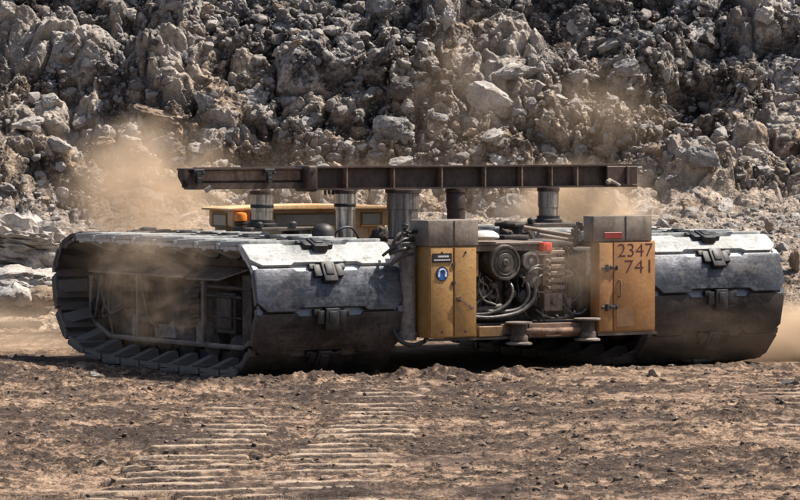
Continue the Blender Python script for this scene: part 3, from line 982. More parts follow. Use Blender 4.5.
class G:
    def __init__(self):
        self.bm = bmesh.new()

    def box(self, c, s, rot=None):
        mat = Matrix.Translation(c)
        if rot is not None:
            mat = mat @ rot.to_4x4()
        mat = mat @ Matrix.Diagonal((*s, 1))
        bmesh.ops.create_cube(self.bm, size=1, matrix=mat)
        return self

    def lim(self, x0, x1, y0, y1, z0, z1):
        return self.box(((x0 + x1) / 2, (y0 + y1) / 2, (z0 + z1) / 2), (x1 - x0, y1 - y0, z1 - z0))

    def cyl(self, p0, p1, r, r2=None, seg=20):
        p0, p1 = Vector(p0), Vector(p1)
        dv = p1 - p0
        mat = Matrix.Translation((p0 + p1) / 2) @ dv.to_track_quat('Z', 'Y').to_matrix().to_4x4()
        bmesh.ops.create_cone(self.bm, cap_ends=True, segments=seg, radius1=r, radius2=r if r2 is None else r2,
                              depth=dv.length, matrix=mat)
        return self

    def prism(self, pts, off):
        """pts: list of 3d points (planar outline), off: extrusion vector"""
        off = Vector(off)
        a = [self.bm.verts.new(p) for p in pts]
        b = [self.bm.verts.new(Vector(p) + off) for p in pts]
        self.bm.faces.new(a)
        self.bm.faces.new(b[::-1])
        n = len(pts)
        for i in range(n):
            self.bm.faces.new((a[(i + 1) % n], a[i], b[i], b[(i + 1) % n]))
        return self

    def lathe(self, prof, c, axis=(0, 0, 1), seg=28):
        """prof: (radius, height) along axis"""
        q = Vector(axis).to_track_quat('Z', 'Y').to_matrix()
        c = Vector(c)
        rings = []
        for r, h in prof:
            rings.append([self.bm.verts.new(c + q @ Vector((r * math.cos(2 * PI * k / seg), r * math.sin(2 * PI * k / seg), h)))
                          for k in range(seg)])
        for r0, r1 in zip(rings, rings[1:]):
            for k in range(seg):
                self.bm.faces.new((r0[k], r0[(k + 1) % seg], r1[(k + 1) % seg], r1[k]))
        self.bm.faces.new(rings[0][::-1])
        self.bm.faces.new(rings[-1])
        return self

    def tube(self, pts, r, seg=8, sub=6):
        P_ = [Vector(p) for p in pts]
        if sub > 1 and len(P_) > 2:
            Q = []
            ext = [P_[0] * 2 - P_[1]] + P_ + [P_[-1] * 2 - P_[-2]]
            for i in range(1, len(ext) - 2):
                a, b, c, e = ext[i - 1:i + 3]
                for k in range(sub):
                    u = k / sub
                    Q.append(0.5 * ((2 * b) + (c - a) * u + (2 * a - 5 * b + 4 * c - e) * u * u + (3 * b - a - 3 * c + e) * u ** 3))
            Q.append(P_[-1])
            P_ = Q
        rings = []
        up = Vector((0.13, 0.31, 0.94))
        for i, p in enumerate(P_):
            tdir = (P_[min(i + 1, len(P_) - 1)] - P_[max(i - 1, 0)]).normalized()
            s1 = tdir.cross(up)
            if s1.length < 1e-3:
                s1 = tdir.cross(Vector((1, 0, 0)))
            s1.normalize()
            s2 = tdir.cross(s1)
            rings.append([self.bm.verts.new(p + r * (math.cos(2 * PI * k / seg) * s1 + math.sin(2 * PI * k / seg) * s2))
                          for k in range(seg)])
        for r0, r1 in zip(rings, rings[1:]):
            for k in range(seg):
                self.bm.faces.new((r0[k], r1[k], r1[(k + 1) % seg], r0[(k + 1) % seg]))
        self.bm.faces.new(rings[0])
        self.bm.faces.new(rings[-1][::-1])
        return self

    def bevel(self, w, seg=2):
        bmesh.ops.recalc_face_normals(self.bm, faces=self.bm.faces[:])
        es = [e for e in self.bm.edges if len(e.link_faces) == 2 and e.calc_face_angle(0) > 0.5]
        bmesh.ops.bevel(self.bm, geom=es, offset=w, segments=seg, affect='EDGES', profile=0.5, clamp_overlap=True)
        return self

    def build(self, name, m, parent=None, smooth_angle=35):
        bmesh.ops.recalc_face_normals(self.bm, faces=self.bm.faces[:])
        me_ = bpy.data.meshes.new(name)
        self.bm.to_mesh(me_)
        self.bm.free()
        return link(name, me_, m, parent, smooth_angle)


root = bpy.data.objects.new('crawler_transporter', None)
COL.objects.link(root)
root.location = ORG
root.rotation_euler = (0, 0, TH)
root.empty_display_size = 0.5
tag(root, 'dusty twin-track crawler transporter with yellow cabinets, open engine bay and a raised steel lifting beam',
    'crawler vehicle')

# ---- tracks
PROFILE = {
    'near': [(-2.66, 2.17), (-3.10, 1.79), (-3.26, 1.06), (-3.00, 0.38), (-2.52, 0.03), (-1.80, -0.03), (-1.06, -0.03),
             (-0.32, -0.03), (0.42, -0.03), (1.16, -0.03), (1.90, -0.02), (2.64, 0.02), (3.34, 0.09), (4.02, 0.32), (4.44, 0.88),
             (4.52, 1.54), (4.18, 2.00), (3.58, 2.17), (2.80, 2.17), (2.02, 2.17), (1.24, 2.17), (0.46, 2.17), (-0.32, 2.17),
             (-1.10, 2.17), (-1.88, 2.17)],
    'far': [(-2.98, 2.20), (-3.36, 1.89), (-3.56, 1.21), (-3.36, 0.50), (-2.86, 0.04), (-2.12, -0.03), (-1.38, -0.03),
            (-0.64, -0.03), (0.10, -0.03), (0.84, -0.03), (1.58, -0.02), (2.32, 0.02), (3.04, 0.07), (3.74, 0.26), (4.24, 0.76),
            (4.36, 1.42), (4.08, 1.96), (3.50, 2.18), (2.69, 2.19), (1.88, 2.19), (1.07, 2.19), (0.26, 2.19), (-0.55, 2.19),
            (-1.36, 2.19), (-2.17, 2.20)],
}
HW = 1.35


def make_track(cx_, prof, dirt_shoe):
    n = len(prof)
    cen = np.mean(np.array(prof), 0)
    band = G()
    for i in range(n):
        a, b = np.array(prof[i]), np.array(prof[(i + 1) % n])
        mid = (a + b) / 2
        tv = (b - a) / np.linalg.norm(b - a)
        nv = np.array([tv[1], -tv[0]])
        if np.dot(nv, mid - cen) < 0:
            nv = -nv
        L = np.linalg.norm(b - a)
        rot = Matrix(((1, 0, 0), (0, tv[0], nv[0]), (0, tv[1], nv[1])))
        for sx_ in (-0.42, 0.42):
            c = mid - nv * 0.23
            band.box((cx_ + sx_, c[0], c[1]), (0.26, L * 0.82, 0.20), rot)
        c = a - nv * 0.22
        band.cyl((cx_ - 0.62, c[0], c[1]), (cx_ + 0.62, c[0], c[1]), 0.075, seg=12)
    chain = band.build('track_chain', MAT['lock'], root)
    for i in range(n):
        a, b = np.array(prof[i]), np.array(prof[(i + 1) % n])
        a2, b2 = b, np.array(prof[(i + 2) % n])
        tv = (b - a) / np.linalg.norm(b - a)
        nv = np.array([tv[1], -tv[0]])
        if np.dot(nv, (a + b) / 2 - cen) < 0:
            nv = -nv
        t2 = (b2 - a2) / np.linalg.norm(b2 - a2)
        L = np.linalg.norm(b - a)

        def W(x, s, h):
            q = a + tv * s + nv * (h + 0.040 * s / L)
            return Vector((cx_ + x, q[0], q[1]))
        g = G()
        j = random.uniform(-0.012, 0.012)
        c_ = 0.15
        s0, s1 = 0.012, L - 0.014
        out = [(-HW, s0 + 0.05), (-HW + 0.06, s0), (-0.62, s0), (-0.56, s0 + 0.05), (0.56, s0 + 0.05), (0.62, s0), (HW - 0.06, s0),
               (HW, s0 + 0.05), (HW, s1 - c_), (HW - c_ * 1.1, s1), (0.66, s1), (0.58, s1 - 0.06), (-0.58, s1 - 0.06),
               (-0.66, s1), (-HW + c_ * 1.1, s1), (-HW, s1 - c_)]
        g.prism([W(x, s, 0.012 + j) for x, s in out], W(0, 0, -0.085) - W(0, 0, 0))
        g.bevel(0.016, 2)
        rot = Matrix(((1, 0, 0), (0, tv[0], nv[0]), (0, tv[1], nv[1])))
        # inner cleat and side lips
        g.box(W(0, L * 0.30, -0.115), (2 * HW - 0.04, 0.15, 0.08), rot)
        g.box(W(0, L - 0.05, -0.105), (2 * HW - 0.16, 0.22, 0.05), rot)
        for sg in (-1, 1):
            up_ = W(0, L * 0.5 + 0.11, 0) - W(0, L * 0.5 - 0.11, 0)
            g.prism([W(sg * (HW - 0.06), L * 0.5 - 0.11, -0.075), W(sg * (HW - 0.06), L * 0.5 - 0.11, -0.115), W(sg * 0.86, L * 0.5 - 0.11, -0.30),
                     W(sg * 0.80, L * 0.5 - 0.11, -0.30), W(sg * 0.74, L * 0.5 - 0.11, -0.075)], up_)
            g.box(W(sg * (HW - 0.035), L * 0.44, -0.10), (0.045, L * 0.74, 0.06), rot)
            g.box(W(sg * (HW - 0.05), L * 0.96, -0.10), (0.09, 0.10, 0.10), rot)
        key = 'shoe' if i == 1 else 'shoe_dusty_lit' if i == 0 or tv[0] < -0.99 else 'shoe_mud' if i < 4 or i > 14 else 'shoe_soil'
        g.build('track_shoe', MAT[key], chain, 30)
        # hinge lock over the joint with the next shoe
        tm = tv + t2
        tm /= np.linalg.norm(tm)
        nm = np.array([tm[1], -tm[0]])
        if np.dot(nm, b - cen) < 0:
            nm = -nm
        rot2 = Matrix(((1, 0, 0), (0, tm[0], nm[0]), (0, tm[1], nm[1])))
        g = G()

        def U(x, s, h):
            q = b + tm * s + nm * h
            return Vector((cx_ + x, q[0], q[1]))
        g.box(U(0, 0.11, 0.004), (0.25, 0.36, 0.12), rot2)
        g.box(U(0, 0.08, 0.030), (0.15, 0.20, 0.11), rot2)
        for sg in (-1, 1):
            g.box(U(sg * 0.20, 0.08, -0.008), (0.13, 0.22, 0.10), rot2)
            g.box(U(sg * 0.27, 0.0, -0.012), (0.12, 0.10, 0.08), rot2)
        g.bevel(0.016, 2)
        g.build('shoe_lock', MAT['lock'], chain, 30)

    # inside: the side frame with its drums, posts and sloping covers
    g = G()
    g.lim(cx_ - 0.42, cx_ + 0.55, -2.2, 3.6, 0.42, 1.72)
    g.lim(cx_ - 0.55, cx_ + 0.60, -1.6, 3.2, 1.72, 1.86)
    g.bevel(0.02, 1)
    fr = g.build('track_frame', MAT['frame'], root)
    x0 = cx_ - 0.79
    for yy, zz, rr in ((-2.05, 1.08, 0.82), (3.25, 1.10, 0.80)):
        g = G()
        g.lathe([(0.30, -0.62), (rr * 0.8, -0.60), (rr, -0.54), (rr, -0.40), (rr * 0.86, -0.36), (rr * 0.86, 0.36), (rr, 0.40),
                 (rr, 0.54), (rr * 0.8, 0.6), (0.3, 0.62)], (cx_, yy, zz), (1, 0, 0), 30)
        g.build('drum_wheel', MAT['frame'], fr)
    for yy in (-1.2, -0.3, 0.6, 1.5, 2.4):
        g = G()
        g.lathe([(0.06, -0.72), (0.16, -0.70), (0.24, -0.62), (0.26, -0.45), (0.26, 0.45), (0.24, 0.62), (0.06, 0.70)],
                (cx_, yy, 0.40), (1, 0, 0), 18)
        g.build('road_wheel', MAT['frame'], fr)
    g = G()
    g.tube([(x0, 4.06, 1.42), (x0, 4.08, 0.70), (x0, 3.80, 0.56), (x0, 3.27, 0.38), (x0, 0.8, 0.40), (x0, -1.73, 0.42), (x0, -2.2, 0.62),
            (x0, -2.32, 1.5)], 0.045, 6, 1)
    g.build('bottom_rail', MAT['frame_pale'], fr)
    for y0, y1, yb0, yb1 in ((0.36, 4.05, 0.62, 3.68), (-0.92, 0.24, -1.40, 0.10)):
        g = G()
        g.prism([(x0 - 0.06, y0, 1.50), (x0 - 0.06, y1, 1.48), (x0 + 0.40, yb1, 1.71), (x0 + 0.40, yb0, 1.72)], (0, 0, 0.03))
        g.build('sloping_cover', MAT['frame_pale'], fr)
    for yy, w in ((2.26, 0.30), (-0.20, 0.34)):
        g = G()
        g.lim(x0 - 0.02, x0 + 0.16, yy - w / 2, yy + w / 2, 0.43, 0.80)
        g.lim(x0 + 0.03, x0 + 0.17, yy - w * 0.36, yy + w * 0.36, 0.80, 1.47)
        g.lim(x0 - 0.06, x0 + 0.02, yy - w / 2, yy - w / 2 + 0.05, 0.43, 1.49)
        g.bevel(0.012, 1)
        po = g.build('frame_post', MAT['frame_pale'], fr)
        g = G()
        for k in range(7):
            g.cyl((x0 - 0.10, yy + 0.20 + 0.05 * (k % 2), 0.78 + 0.085 * k), (x0 + 0.03, yy + 0.12, 0.80 + 0.085 * k), 0.055 + 0.012 * (k % 3), seg=10)
        g.build('caked_fitting', MAT['engine'], po)
    g = G()
    g.lim(x0 + 0.06, x0 + 0.40, -1.30, -0.62, 0.62, 1.30)
    g.lim(x0 + 0.02, x0 + 0.08, -1.22, -0.70, 0.70, 1.22)
    g.lim(x0 + 0.02, x0 + 0.14, -1.95, -1.62, 0.44, 1.62)
    g.lim(x0 + 0.0, x0 + 0.06, -1.95, 0.1, 1.36, 1.42)
    g.lim(x0 + 0.0, x0 + 0.06, -1.62, -0.35, 1.22, 1.26)
    g.lim(x0 + 0.0, x0 + 0.06, -1.62, -0.35, 0.88, 0.91)
    g.bevel(0.015, 1)
    g.build('gear_housing', MAT['frame'], fr)
    g = G()
    g.lim(x0 + 0.10, x0 + 0.36, 0.62, 1.75, 0.44, 0.66)
    g.prism([(x0 + 0.0, 0.75, 0.46), (x0 + 0.0, 1.35, 0.46), (x0 + 0.10, 1.05, 0.76)], (0.12, 0, 0))
    g.build('soil_shelf', MAT['frame_pale'], fr)
    for pts, rr in (
            ([(x0 + 0.05, 3.75, 1.45), (x0, 3.60, 1.1), (x0 - 0.04, 3.25, 0.80), (x0 - 0.03, 2.85, 0.86), (x0, 2.5, 1.05)], 0.028),
            ([(x0 + 0.05, 3.30, 1.46), (x0 - 0.03, 3.28, 1.0), (x0 - 0.03, 3.22, 0.7), (x0, 3.18, 0.42)], 0.026),
            ([(x0 - 0.02, 4.02, 0.95), (x0 - 0.06, 3.95, 0.72), (x0 - 0.06, 3.78, 0.70), (x0 - 0.05, 3.70, 0.95), (x0, 3.66, 1.42)], 0.030),
            ([(x0, 3.10, 1.46), (x0 - 0.04, 3.36, 1.05), (x0 - 0.05, 3.46, 0.72), (x0, 2.8, 0.98)], 0.024),
            ([(x0, 2.05, 1.40), (x0 - 0.05, 1.85, 1.1), (x0, 1.75, 0.75), (x0 + 0.1, 1.6, 0.6)], 0.024)):
        G().tube(pts, rr, 8, 6).build('frame_hose', MAT['hose'], fr)
    return chain


make_track(-3.71, PROFILE['near'], 0)
make_track(3.71, PROFILE['far'], 1)

# ---- chassis between the tracks
g = G()
g.lim(-2.15, 2.15, -2.1, 3.3, 0.55, 1.98)
g.lim(-1.9, 1.9, -1.9, 0.2, 1.98, 2.10)
g.lim(-3.05, 3.05, -0.6, 0.3, 0.85, 1.5)
g.lim(-3.05, 3.05, 1.4, 2.3, 0.85, 1.5)
g.bevel(0.03, 2)
chassis = g.build('chassis', MAT['frame'], root)
for sg in (-1, 1):
    g = G()
    g.lim(min(sg * 2.0, sg * 3.28), max(sg * 2.0, sg * 3.28), 0.35, 1.05, 2.265, 2.33)
    g.lim(sg * 2.2 - 0.11, sg * 2.2 + 0.11, 0.37, 1.03, 1.99, 2.28)
    g.bevel(0.015, 1)
    g.build('beam_saddle', MAT['frame'], chassis)
# lumpy machinery covers on the chassis top, seen over the cabinets
for xa, xb, ya, yb, za, zb in ((-1.05, -0.45, -1.4, -0.7, 2.1, 2.22), (-0.25, 0.55, -1.5, -0.8, 2.1, 2.20), (0.65, 1.15, -1.5, -0.8, 2.1, 2.19)):
    g = G().lim(xa, xb, ya, yb, za, zb)
    g.bevel(0.02, 2)
    g.build('machinery_cover', MAT['frame'], chassis)
for k, (xx, yy, w, h) in enumerate(((-0.78, -1.0, 0.42, 0.34), (-0.20, -1.2, 0.50, 0.30), (0.32, -1.1, 0.42, 0.34), (0.88, -1.2, 0.34, 0.26),
                                    (-1.45, -0.9, 0.5, 0.34), (1.5, -0.9, 0.5, 0.26))):
    v = rock_verts(4, 1200 + k, cuts=5) * np.array((w, 0.32, h)) * 0.62 + np.array((xx, yy, 2.19))
    mm = mesh_np('soil_heap', v, ICO[4][1])
    link('soil_heap', mm, MAT['soil_pile'], chassis, 40)
g = G().lathe([(0.21, 0), (0.20, 0.16), (0.16, 0.24), (0.09, 0.28), (0.02, 0.29)], (-1.95, 0.2, 2.10), (0, 0, 1), 20)
g.build('cover_dome', MAT['rubber'], chassis)
for xx in (-3.1, -2.45, 2.35):
    g = G().lathe([(0.05, 0), (0.07, 0.02), (0.07, 0.07), (0.03, 0.10)], (xx, 0.36, 2.332 if abs(xx) > 2 else 1.979), (0, 0, 1), 10)
    g.build('grease_fitting', MAT['lock'], chassis)
G().tube([(-1.80, 0.15, 2.09), (-1.70, 0.1, 2.28), (-1.45, 0.1, 2.31), (-1.25, 0.15, 2.09)], 0.02, 8).build('cable_loop', MAT['rubber'], chassis)

# ---- lifting beam and its cylinders
BY0 = 0.70
g = G()
g.lim(-2.0, 4.71, BY0 - 0.16, BY0 + 0.16, 3.335, 3.365)
g.lim(-2.0, 4.71, BY0 - 0.015, BY0 + 0.015, 2.985, 3.335)
g.lim(-2.0, 4.71, BY0 - 0.16, BY0 + 0.16, 2.955, 2.985)
# the narrower arm at the left end
g.lim(-4.44, -2.0, BY0 - 0.13, BY0 + 0.13, 3.315, 3.345)
g.lim(-4.40, -2.0, BY0 - 0.02, BY0 + 0.02, 3.02, 3.315)
g.prism([(-4.42, BY0 - 0.13, 3.20), (-4.30, BY0 - 0.13, 2.985), (-2.0, BY0 - 0.13, 2.985), (-2.0, BY0 - 0.13, 3.09), (-4.20, BY0 - 0.13, 3.09),
         (-4.36, BY0 - 0.13, 3.315), (-4.42, BY0 - 0.13, 3.315)], (0, 0.26, 0))
# the rear girder of the lifting frame
g.lim(-3.3, 4.66, BY0 + 1.44, BY0 + 1.76, 3.305, 3.335)
g.lim(-3.3, 4.66, BY0 + 1.585, BY0 + 1.615, 2.985, 3.305)
g.lim(-3.3, 4.66, BY0 + 1.44, BY0 + 1.76, 2.957, 2.985)
for xx in (-3.0, -1.9, -0.4, 1.2, 2.9, 4.4):
    g.lim(xx - 0.06, xx + 0.06, BY0 + 0.02, BY0 + 1.58, 3.05, 3.25)
beam = g.build('lifting_beam', MAT['beam'], root)
for xx in (-1.28, -0.34, 0.63, 1.52, 2.28, 2.91, 3.45):
    G().lim(xx - 0.012, xx + 0.012, BY0 - 0.15, BY0 - 0.0155, 2.9855, 3.3345).build('stiffener', MAT['rust'], beam)
G().lim(-4.28, -2.15, BY0 - 0.05, BY0 - 0.022, 3.13, 3.30).build('web_plate', MAT['rust'], beam)
g = G().lim(-2.14, -1.93, BY0 - 0.30, BY0 + 0.2, 2.93, 3.385)
g.bevel(0.05, 3)
g.cyl((-2.03, BY0 - 0.32, 3.28), (-2.03, BY0 - 0.28, 3.28), 0.035, seg=10)
g.build('end_bracket', MAT['beam'], beam)
for xx in (-4.18, -2.82):
    g = G()
    g.lim(xx - 0.10, xx + 0.10, BY0 - 0.20, BY0 - 0.13, 3.27, 3.33)
    g.lim(xx - 0.045, xx + 0.045, BY0 - 0.20, BY0 - 0.14, 3.12, 3.27)
    g.cyl((xx, BY0 - 0.22, 3.14), (xx, BY0 - 0.13, 3.14), 0.05, seg=10)
    g.cyl((xx - 0.12, BY0 - 0.17, 3.24), (xx + 0.12, BY0 - 0.17, 3.26), 0.025, seg=8)
    g.bevel(0.006, 1)
    g.build('clamp', MAT['lock'], beam)
G().cyl((-3.95, BY0 - 0.2, 3.03), (-4.05, BY0 - 0.16, 2.96), 0.045, seg=10).build('clamp_pin', MAT['frame_pale'], beam)
g = G()
g.lim(4.05, 4.70, BY0 - 0.19, BY0 - 0.14, 3.0, 3.33)
g.lim(4.44, 4.50, BY0 - 0.24, BY0 - 0.19, 3.0, 3.33)
g.bevel(0.01, 1)
g.build('end_box', MAT['beam'], beam)
g = G()
g.cyl((4.10, BY0 - 0.22, 3.08), (4.28, BY0 - 0.26, 2.98), 0.028, seg=8)
g.cyl((4.10, BY0 - 0.22, 3.08), (4.02, BY0 - 0.24, 3.04), 0.045, seg=8)
g.build('work_lamp', MAT['frame_pale'], beam)
g = G()
for k in range(4):
    g.cyl((-1.66 + 0.075 * k, BY0 - 0.05, 2.87 + 0.015 * (k % 2)), (-1.66 + 0.075 * k, BY0 - 0.05, 2.956), 0.02, seg=8)
g.build('bolt_row', MAT['lock'], beam)
for xx, rr, mt, z_lo in ((-2.87, 0.195, 'chrome', 2.332), (-1.24, 0.185, 'chrome', 1.99), (-0.08, 0.285, 'chrome_dull', 1.99),
                         (1.00, 0.172, 'beam', 1.99), (2.92, 0.185, 'chrome_dull', 2.332)):
    g = G()
    g.lathe([(rr * 0.93, z_lo), (rr * 0.93, 2.60), (rr, 2.605), (rr, 2.90), (rr * 0.96, 2.91), (rr * 0.96, 2.955)], (xx, BY0, 0), (0, 0, 1), 36)
    cy_ = g.build('lift_cylinder', MAT[mt], root)
    g = G()
    g.lathe([(rr * 0.99, 2.885), (rr * 1.10, 2.89), (rr * 1.10, 2.945), (rr * 0.99, 2.95)], (xx, BY0, 0), (0, 0, 1), 32)
    g.build('top_collar', MAT['beam'], cy_)
    if xx < 0 and rr < 0.25:
        g = G().lathe([(rr * 1.01, 2.66), (rr * 1.04, 2.67), (rr * 1.04, 2.71), (rr * 1.01, 2.72)], (xx, BY0, 0), (0, 0, 1), 32)
        g.build('seal_ring', MAT['lock'], cy_)
    g = G().lathe([(rr * 1.35, z_lo + 0.001), (rr * 1.35, z_lo + 0.05), (rr * 1.12, z_lo + 0.07), (rr * 1.12, z_lo + 0.12), (rr * 0.95, z_lo + 0.125)],
                  (xx, BY0, 0), (0, 0, 1), 24)
    g.build('base_flange', MAT['lock'], cy_)

# ---- operator cab at the rear between the tracks
g = G()
g.lim(-2.26, 1.0, 3.0, 3.9, 2.25, 2.58)
g.bevel(0.06, 3)
g.lim(-2.15, 0.9, 3.05, 3.28, 1.99, 2.255)
g.lim(-2.15, 0.9, 3.30, 3.85, 1.4, 2.255)
cab = g.build('operator_cab', MAT['orange'], root)
g = G()
pr = []
for k in range(13):
    u = k / 12
    pr.append((-2.36 + 3.50 * u, 2.92, 2.595 + 0.05 * math.sin(PI * u) ** 0.8))
g.prism([(-2.36, 2.92, 2.555)] + pr + [(1.14, 2.92, 2.555)], (0, 1.05, 0))
g.bevel(0.012, 2)
g.build('roof', MAT['orange'], cab)
for xa, xb in ((-1.85, -1.60), (-1.38, -0.16), (0.40, 0.78)):
    g = G().lim(xa, xb, 2.980, 3.002, 2.27, 2.475)
    g.bevel(0.008, 1)
    wdw = g.build('window', MAT['glass'], cab)
    g = G()
    for a, b, c, e in ((xa - 0.03, xb + 0.03, 2.476, 2.50), (xa - 0.03, xb + 0.03, 2.245, 2.269), (xa - 0.03, xa - 0.001, 2.2695, 2.4755),
                       (xb + 0.001, xb + 0.03, 2.2695, 2.4755)):
        g.lim(a, b, 2.972, 3.01, c, e)
    g.build('window_frame', MAT['yellow'], wdw)
g = G().lim(-2.282, -2.258, 3.18, 3.66, 2.28, 2.48)
g.bevel(0.008, 1)
wdw = g.build('window', MAT['glass'], cab)
g = G()
for a, b, c, e in ((3.15, 3.69, 2.481, 2.51), (3.15, 3.69, 2.25, 2.279), (3.15, 3.179, 2.2795, 2.4805), (3.661, 3.69, 2.2795, 2.4805)):
    g.lim(-2.29, -2.255, a, b, c, e)
g.build('window_frame', MAT['yellow'], wdw)
g = G()
g.cyl((-2.14, 2.88, 2.22), (-2.14, 2.88, 2.30), 0.035, seg=10)
g.lim(-2.17, -2.11, 2.88, 3.0, 2.255, 2.28)
g.lathe([(0.10, 2.30), (0.115, 2.32), (0.115, 2.35), (0.09, 2.36)], (-2.14, 2.88, 0), (0, 0, 1), 16)
bec = g.build('warning_beacon', MAT['rubber'], cab)
g = G().lathe([(0.085, 2.361), (0.115, 2.38), (0.115, 2.48), (0.095, 2.515), (0.03, 2.53)], (-2.14, 2.88, 0), (0, 0, 1), 18)
g.build('beacon_lens', MAT['amber'], bec)

# ---- power unit between the tracks, facing the camera
FY = -3.60
# left cabinet
g = G().lim(-2.08, -1.17, FY, FY + 0.55, 0.60, 2.10)
g.bevel(0.012, 2)
cb = g.build('control_cabinet', MAT['yellow'], root)
g = G().lim(-2.11, -1.15, FY - 0.03, FY + 0.58, 2.103, 2.53)
g.bevel(0.015, 2)
cp = g.build('cabinet_cap', MAT['cap'], cb)
G().lim(-1.62, -1.605, FY - 0.036, FY - 0.028, 2.11, 2.52).build('cap_seam', MAT['sign_black'], cp)
for xa, xb in ((-2.06, -1.635), (-1.605, -1.19)):
    g = G().lim(xa, xb, FY - 0.028, FY - 0.002, 0.62, 2.075)
    g.bevel(0.010, 2)
    dr = g.build('cabinet_door', MAT['yellow'], cb)
    g = G()
    for zz in (0.70, 2.0):
        g.cyl(((xa + xb) / 2, FY - 0.028, zz), ((xa + xb) / 2, FY - 0.040, zz), 0.018, seg=8)
    g.build('door_bolt', MAT['lock'], dr)
    if xa < -2:
        G().lim(-2.03, -1.66, FY - 0.040, FY - 0.030, 1.84, 1.99).build('name_plate', MAT['sign_black'], dr)
        g = G()
        for k in range(9):
            g.lim(-1.93 + 0.024 * k, -1.915 + 0.024 * k + 0.004 * (k % 2), FY - 0.0445, FY - 0.0405, 1.925, 1.955)
        for k in range(14):
            g.lim(-2.00 + 0.022 * k, -1.985 + 0.022 * k, FY - 0.0445, FY - 0.0405, 1.872, 1.892)
        g.build('plate_lettering', MAT['sign_white'], dr)
        c0 = (-1.845, FY - 0.030, 1.655)
        G().cyl((c0[0], FY - 0.029, c0[2]), (c0[0], FY - 0.036, c0[2]), 0.118, seg=32).build('sign_rim', MAT['sign_black'], dr)
        G().cyl((c0[0], FY - 0.0362, c0[2]), (c0[0], FY - 0.040, c0[2]), 0.102, seg=32).build('ear_protection_sign', MAT['blue'], dr)
        g = G()
        arc = [(c0[0] + 0.066 * math.cos(u), FY - 0.042, c0[2] + 0.01 + 0.066 * math.sin(u)) for u in np.linspace(0.1, PI - 0.1, 9)]
        g.tube(arc, 0.010, 6, 2)
        for sg in (-1, 1):
            g.lim(c0[0] + sg * 0.064 - 0.017, c0[0] + sg * 0.064 + 0.017, FY - 0.046, FY - 0.0405, c0[2] - 0.05, c0[2] + 0.025)
        g.build('ear_muff_symbol', MAT['sign_white'], dr)
        g = G()
        for (zz) in (1.50, 1.80):
            g.lim(-1.655, -1.60, FY - 0.044, FY - 0.029, zz - 0.03, zz + 0.03)
        g.build('door_hinge', MAT['lock'], dr)
    else:
        g = G()
        g.cyl((-1.53, FY - 0.03, 1.24), (-1.53, FY - 0.075, 1.24), 0.045, seg=14)
        g.box((-1.42, FY - 0.075, 1.17), (0.30, 0.022, 0.036), Matrix.Rotation(math.radians(35), 3, 'Y'))
        g.cyl((-1.30, FY - 0.062, 1.085), (-1.30, FY - 0.09, 1.085), 0.032, seg=10)
        g.build('door_handle', MAT['rust'], dr)

# right cabinet
g = G().lim(1.20, 2.35, FY, FY + 0.24, 0.60, 2.13)
g.bevel(0.012, 2)
cb2 = g.build('control_cabinet', MAT['ochre'], root)
g = G().lim(1.10, 2.27, FY - 0.02, FY + 0.30, 2.133, 2.56)
g.bevel(0.012, 2)
cp2 = g.build('cabinet_cap', MAT['cap'], cb2)
G().lim(1.735, 1.752, FY - 0.026, FY - 0.0185, 2.14, 2.55).build('cap_seam', MAT['sign_black'], cp2)
g = G().lim(1.31, 1.665, FY - 0.032, FY - 0.0205, 2.18, 2.285)
g.bevel(0.004, 1)
rs = g.build('red_sign', MAT['red_sign'], cp2)
for xa, xb in ((1.215, 1.485), (1.505, 2.335)):
    g = G().lim(xa, xb, FY - 0.024, FY - 0.002, 0.63, 2.11)
    g.bevel(0.010, 2)
    dr = g.build('cabinet_door', MAT['ochre'], cb2)
    if xb > 2:
        for txt, x_, z_, hgt, xe_ in (('2347', 1.575, 1.872, 0.225, 2.285), ('741', 1.70, 1.595, 0.225, 2.235)):
            cu = bpy.data.curves.new('digits', 'FONT')
            cu.body = txt
            cu.size = hgt / 0.70
            cu.extrude = 0.0008
            cu.offset = -0.003
            cu.space_character = 1.02
            tmp = bpy.data.objects.new('digits', cu)
            COL.objects.link(tmp)
            bpy.context.view_layer.update()
            me_ = bpy.data.meshes.new_from_object(tmp.evaluated_get(bpy.context.evaluated_depsgraph_get()))
            bpy.data.objects.remove(tmp)
            me_.transform(Matrix.Translation((x_, FY - 0.0255, z_)) @ Matrix.Rotation(PI / 2, 4, 'X'))
            w_ = max(v.co.x for v in me_.vertices) - x_
            sx2 = (xe_ - x_) / w_
            me_.transform(Matrix.Translation((x_, 0, 0)) @ Matrix.Diagonal((sx2, 1, 1, 1)) @ Matrix.Translation((-x_, 0, 0)))
            me_.materials.clear()
            link('painted_number', me_, MAT['number'], dr, None)
        g = G()
        g.tube([(1.60, FY - 0.03, 1.48), (1.615, FY - 0.065, 1.46), (1.615, FY - 0.065, 1.23), (1.60, FY - 0.03, 1.21)], 0.015, 8, 3)
        g.build('door_handle', MAT['rust'], dr)
        G().lim(1.56, 1.90, FY - 0.030, FY - 0.025, 0.70, 1.00).build('patch_plate', MAT['ochre'], dr)
    else:
        for zz in (1.69, 1.03):
            g = G()
            g.lim(1.26, 1.48, FY - 0.045, FY - 0.026, zz - 0.025, zz + 0.02)
            g.cyl((1.36, FY - 0.05, zz - 0.06), (1.36, FY - 0.05, zz + 0.06), 0.03, seg=10)
            g.box((1.49, FY - 0.048, zz), (0.16, 0.016, 0.05), Matrix.Rotation(0.2, 3, 'Y'))
            g.cyl((1.55, FY - 0.045, zz - 0.03), (1.55, FY - 0.045, zz + 0.04), 0.022, seg=8)
            g.bevel(0.004, 1)
            g.build('door_hinge', MAT['lock'], dr)
G().lim(1.18, 2.37, FY - 0.04, FY + 0.26, 0.555, 0.597).build('cabinet_sill', MAT['frame'], cb2)

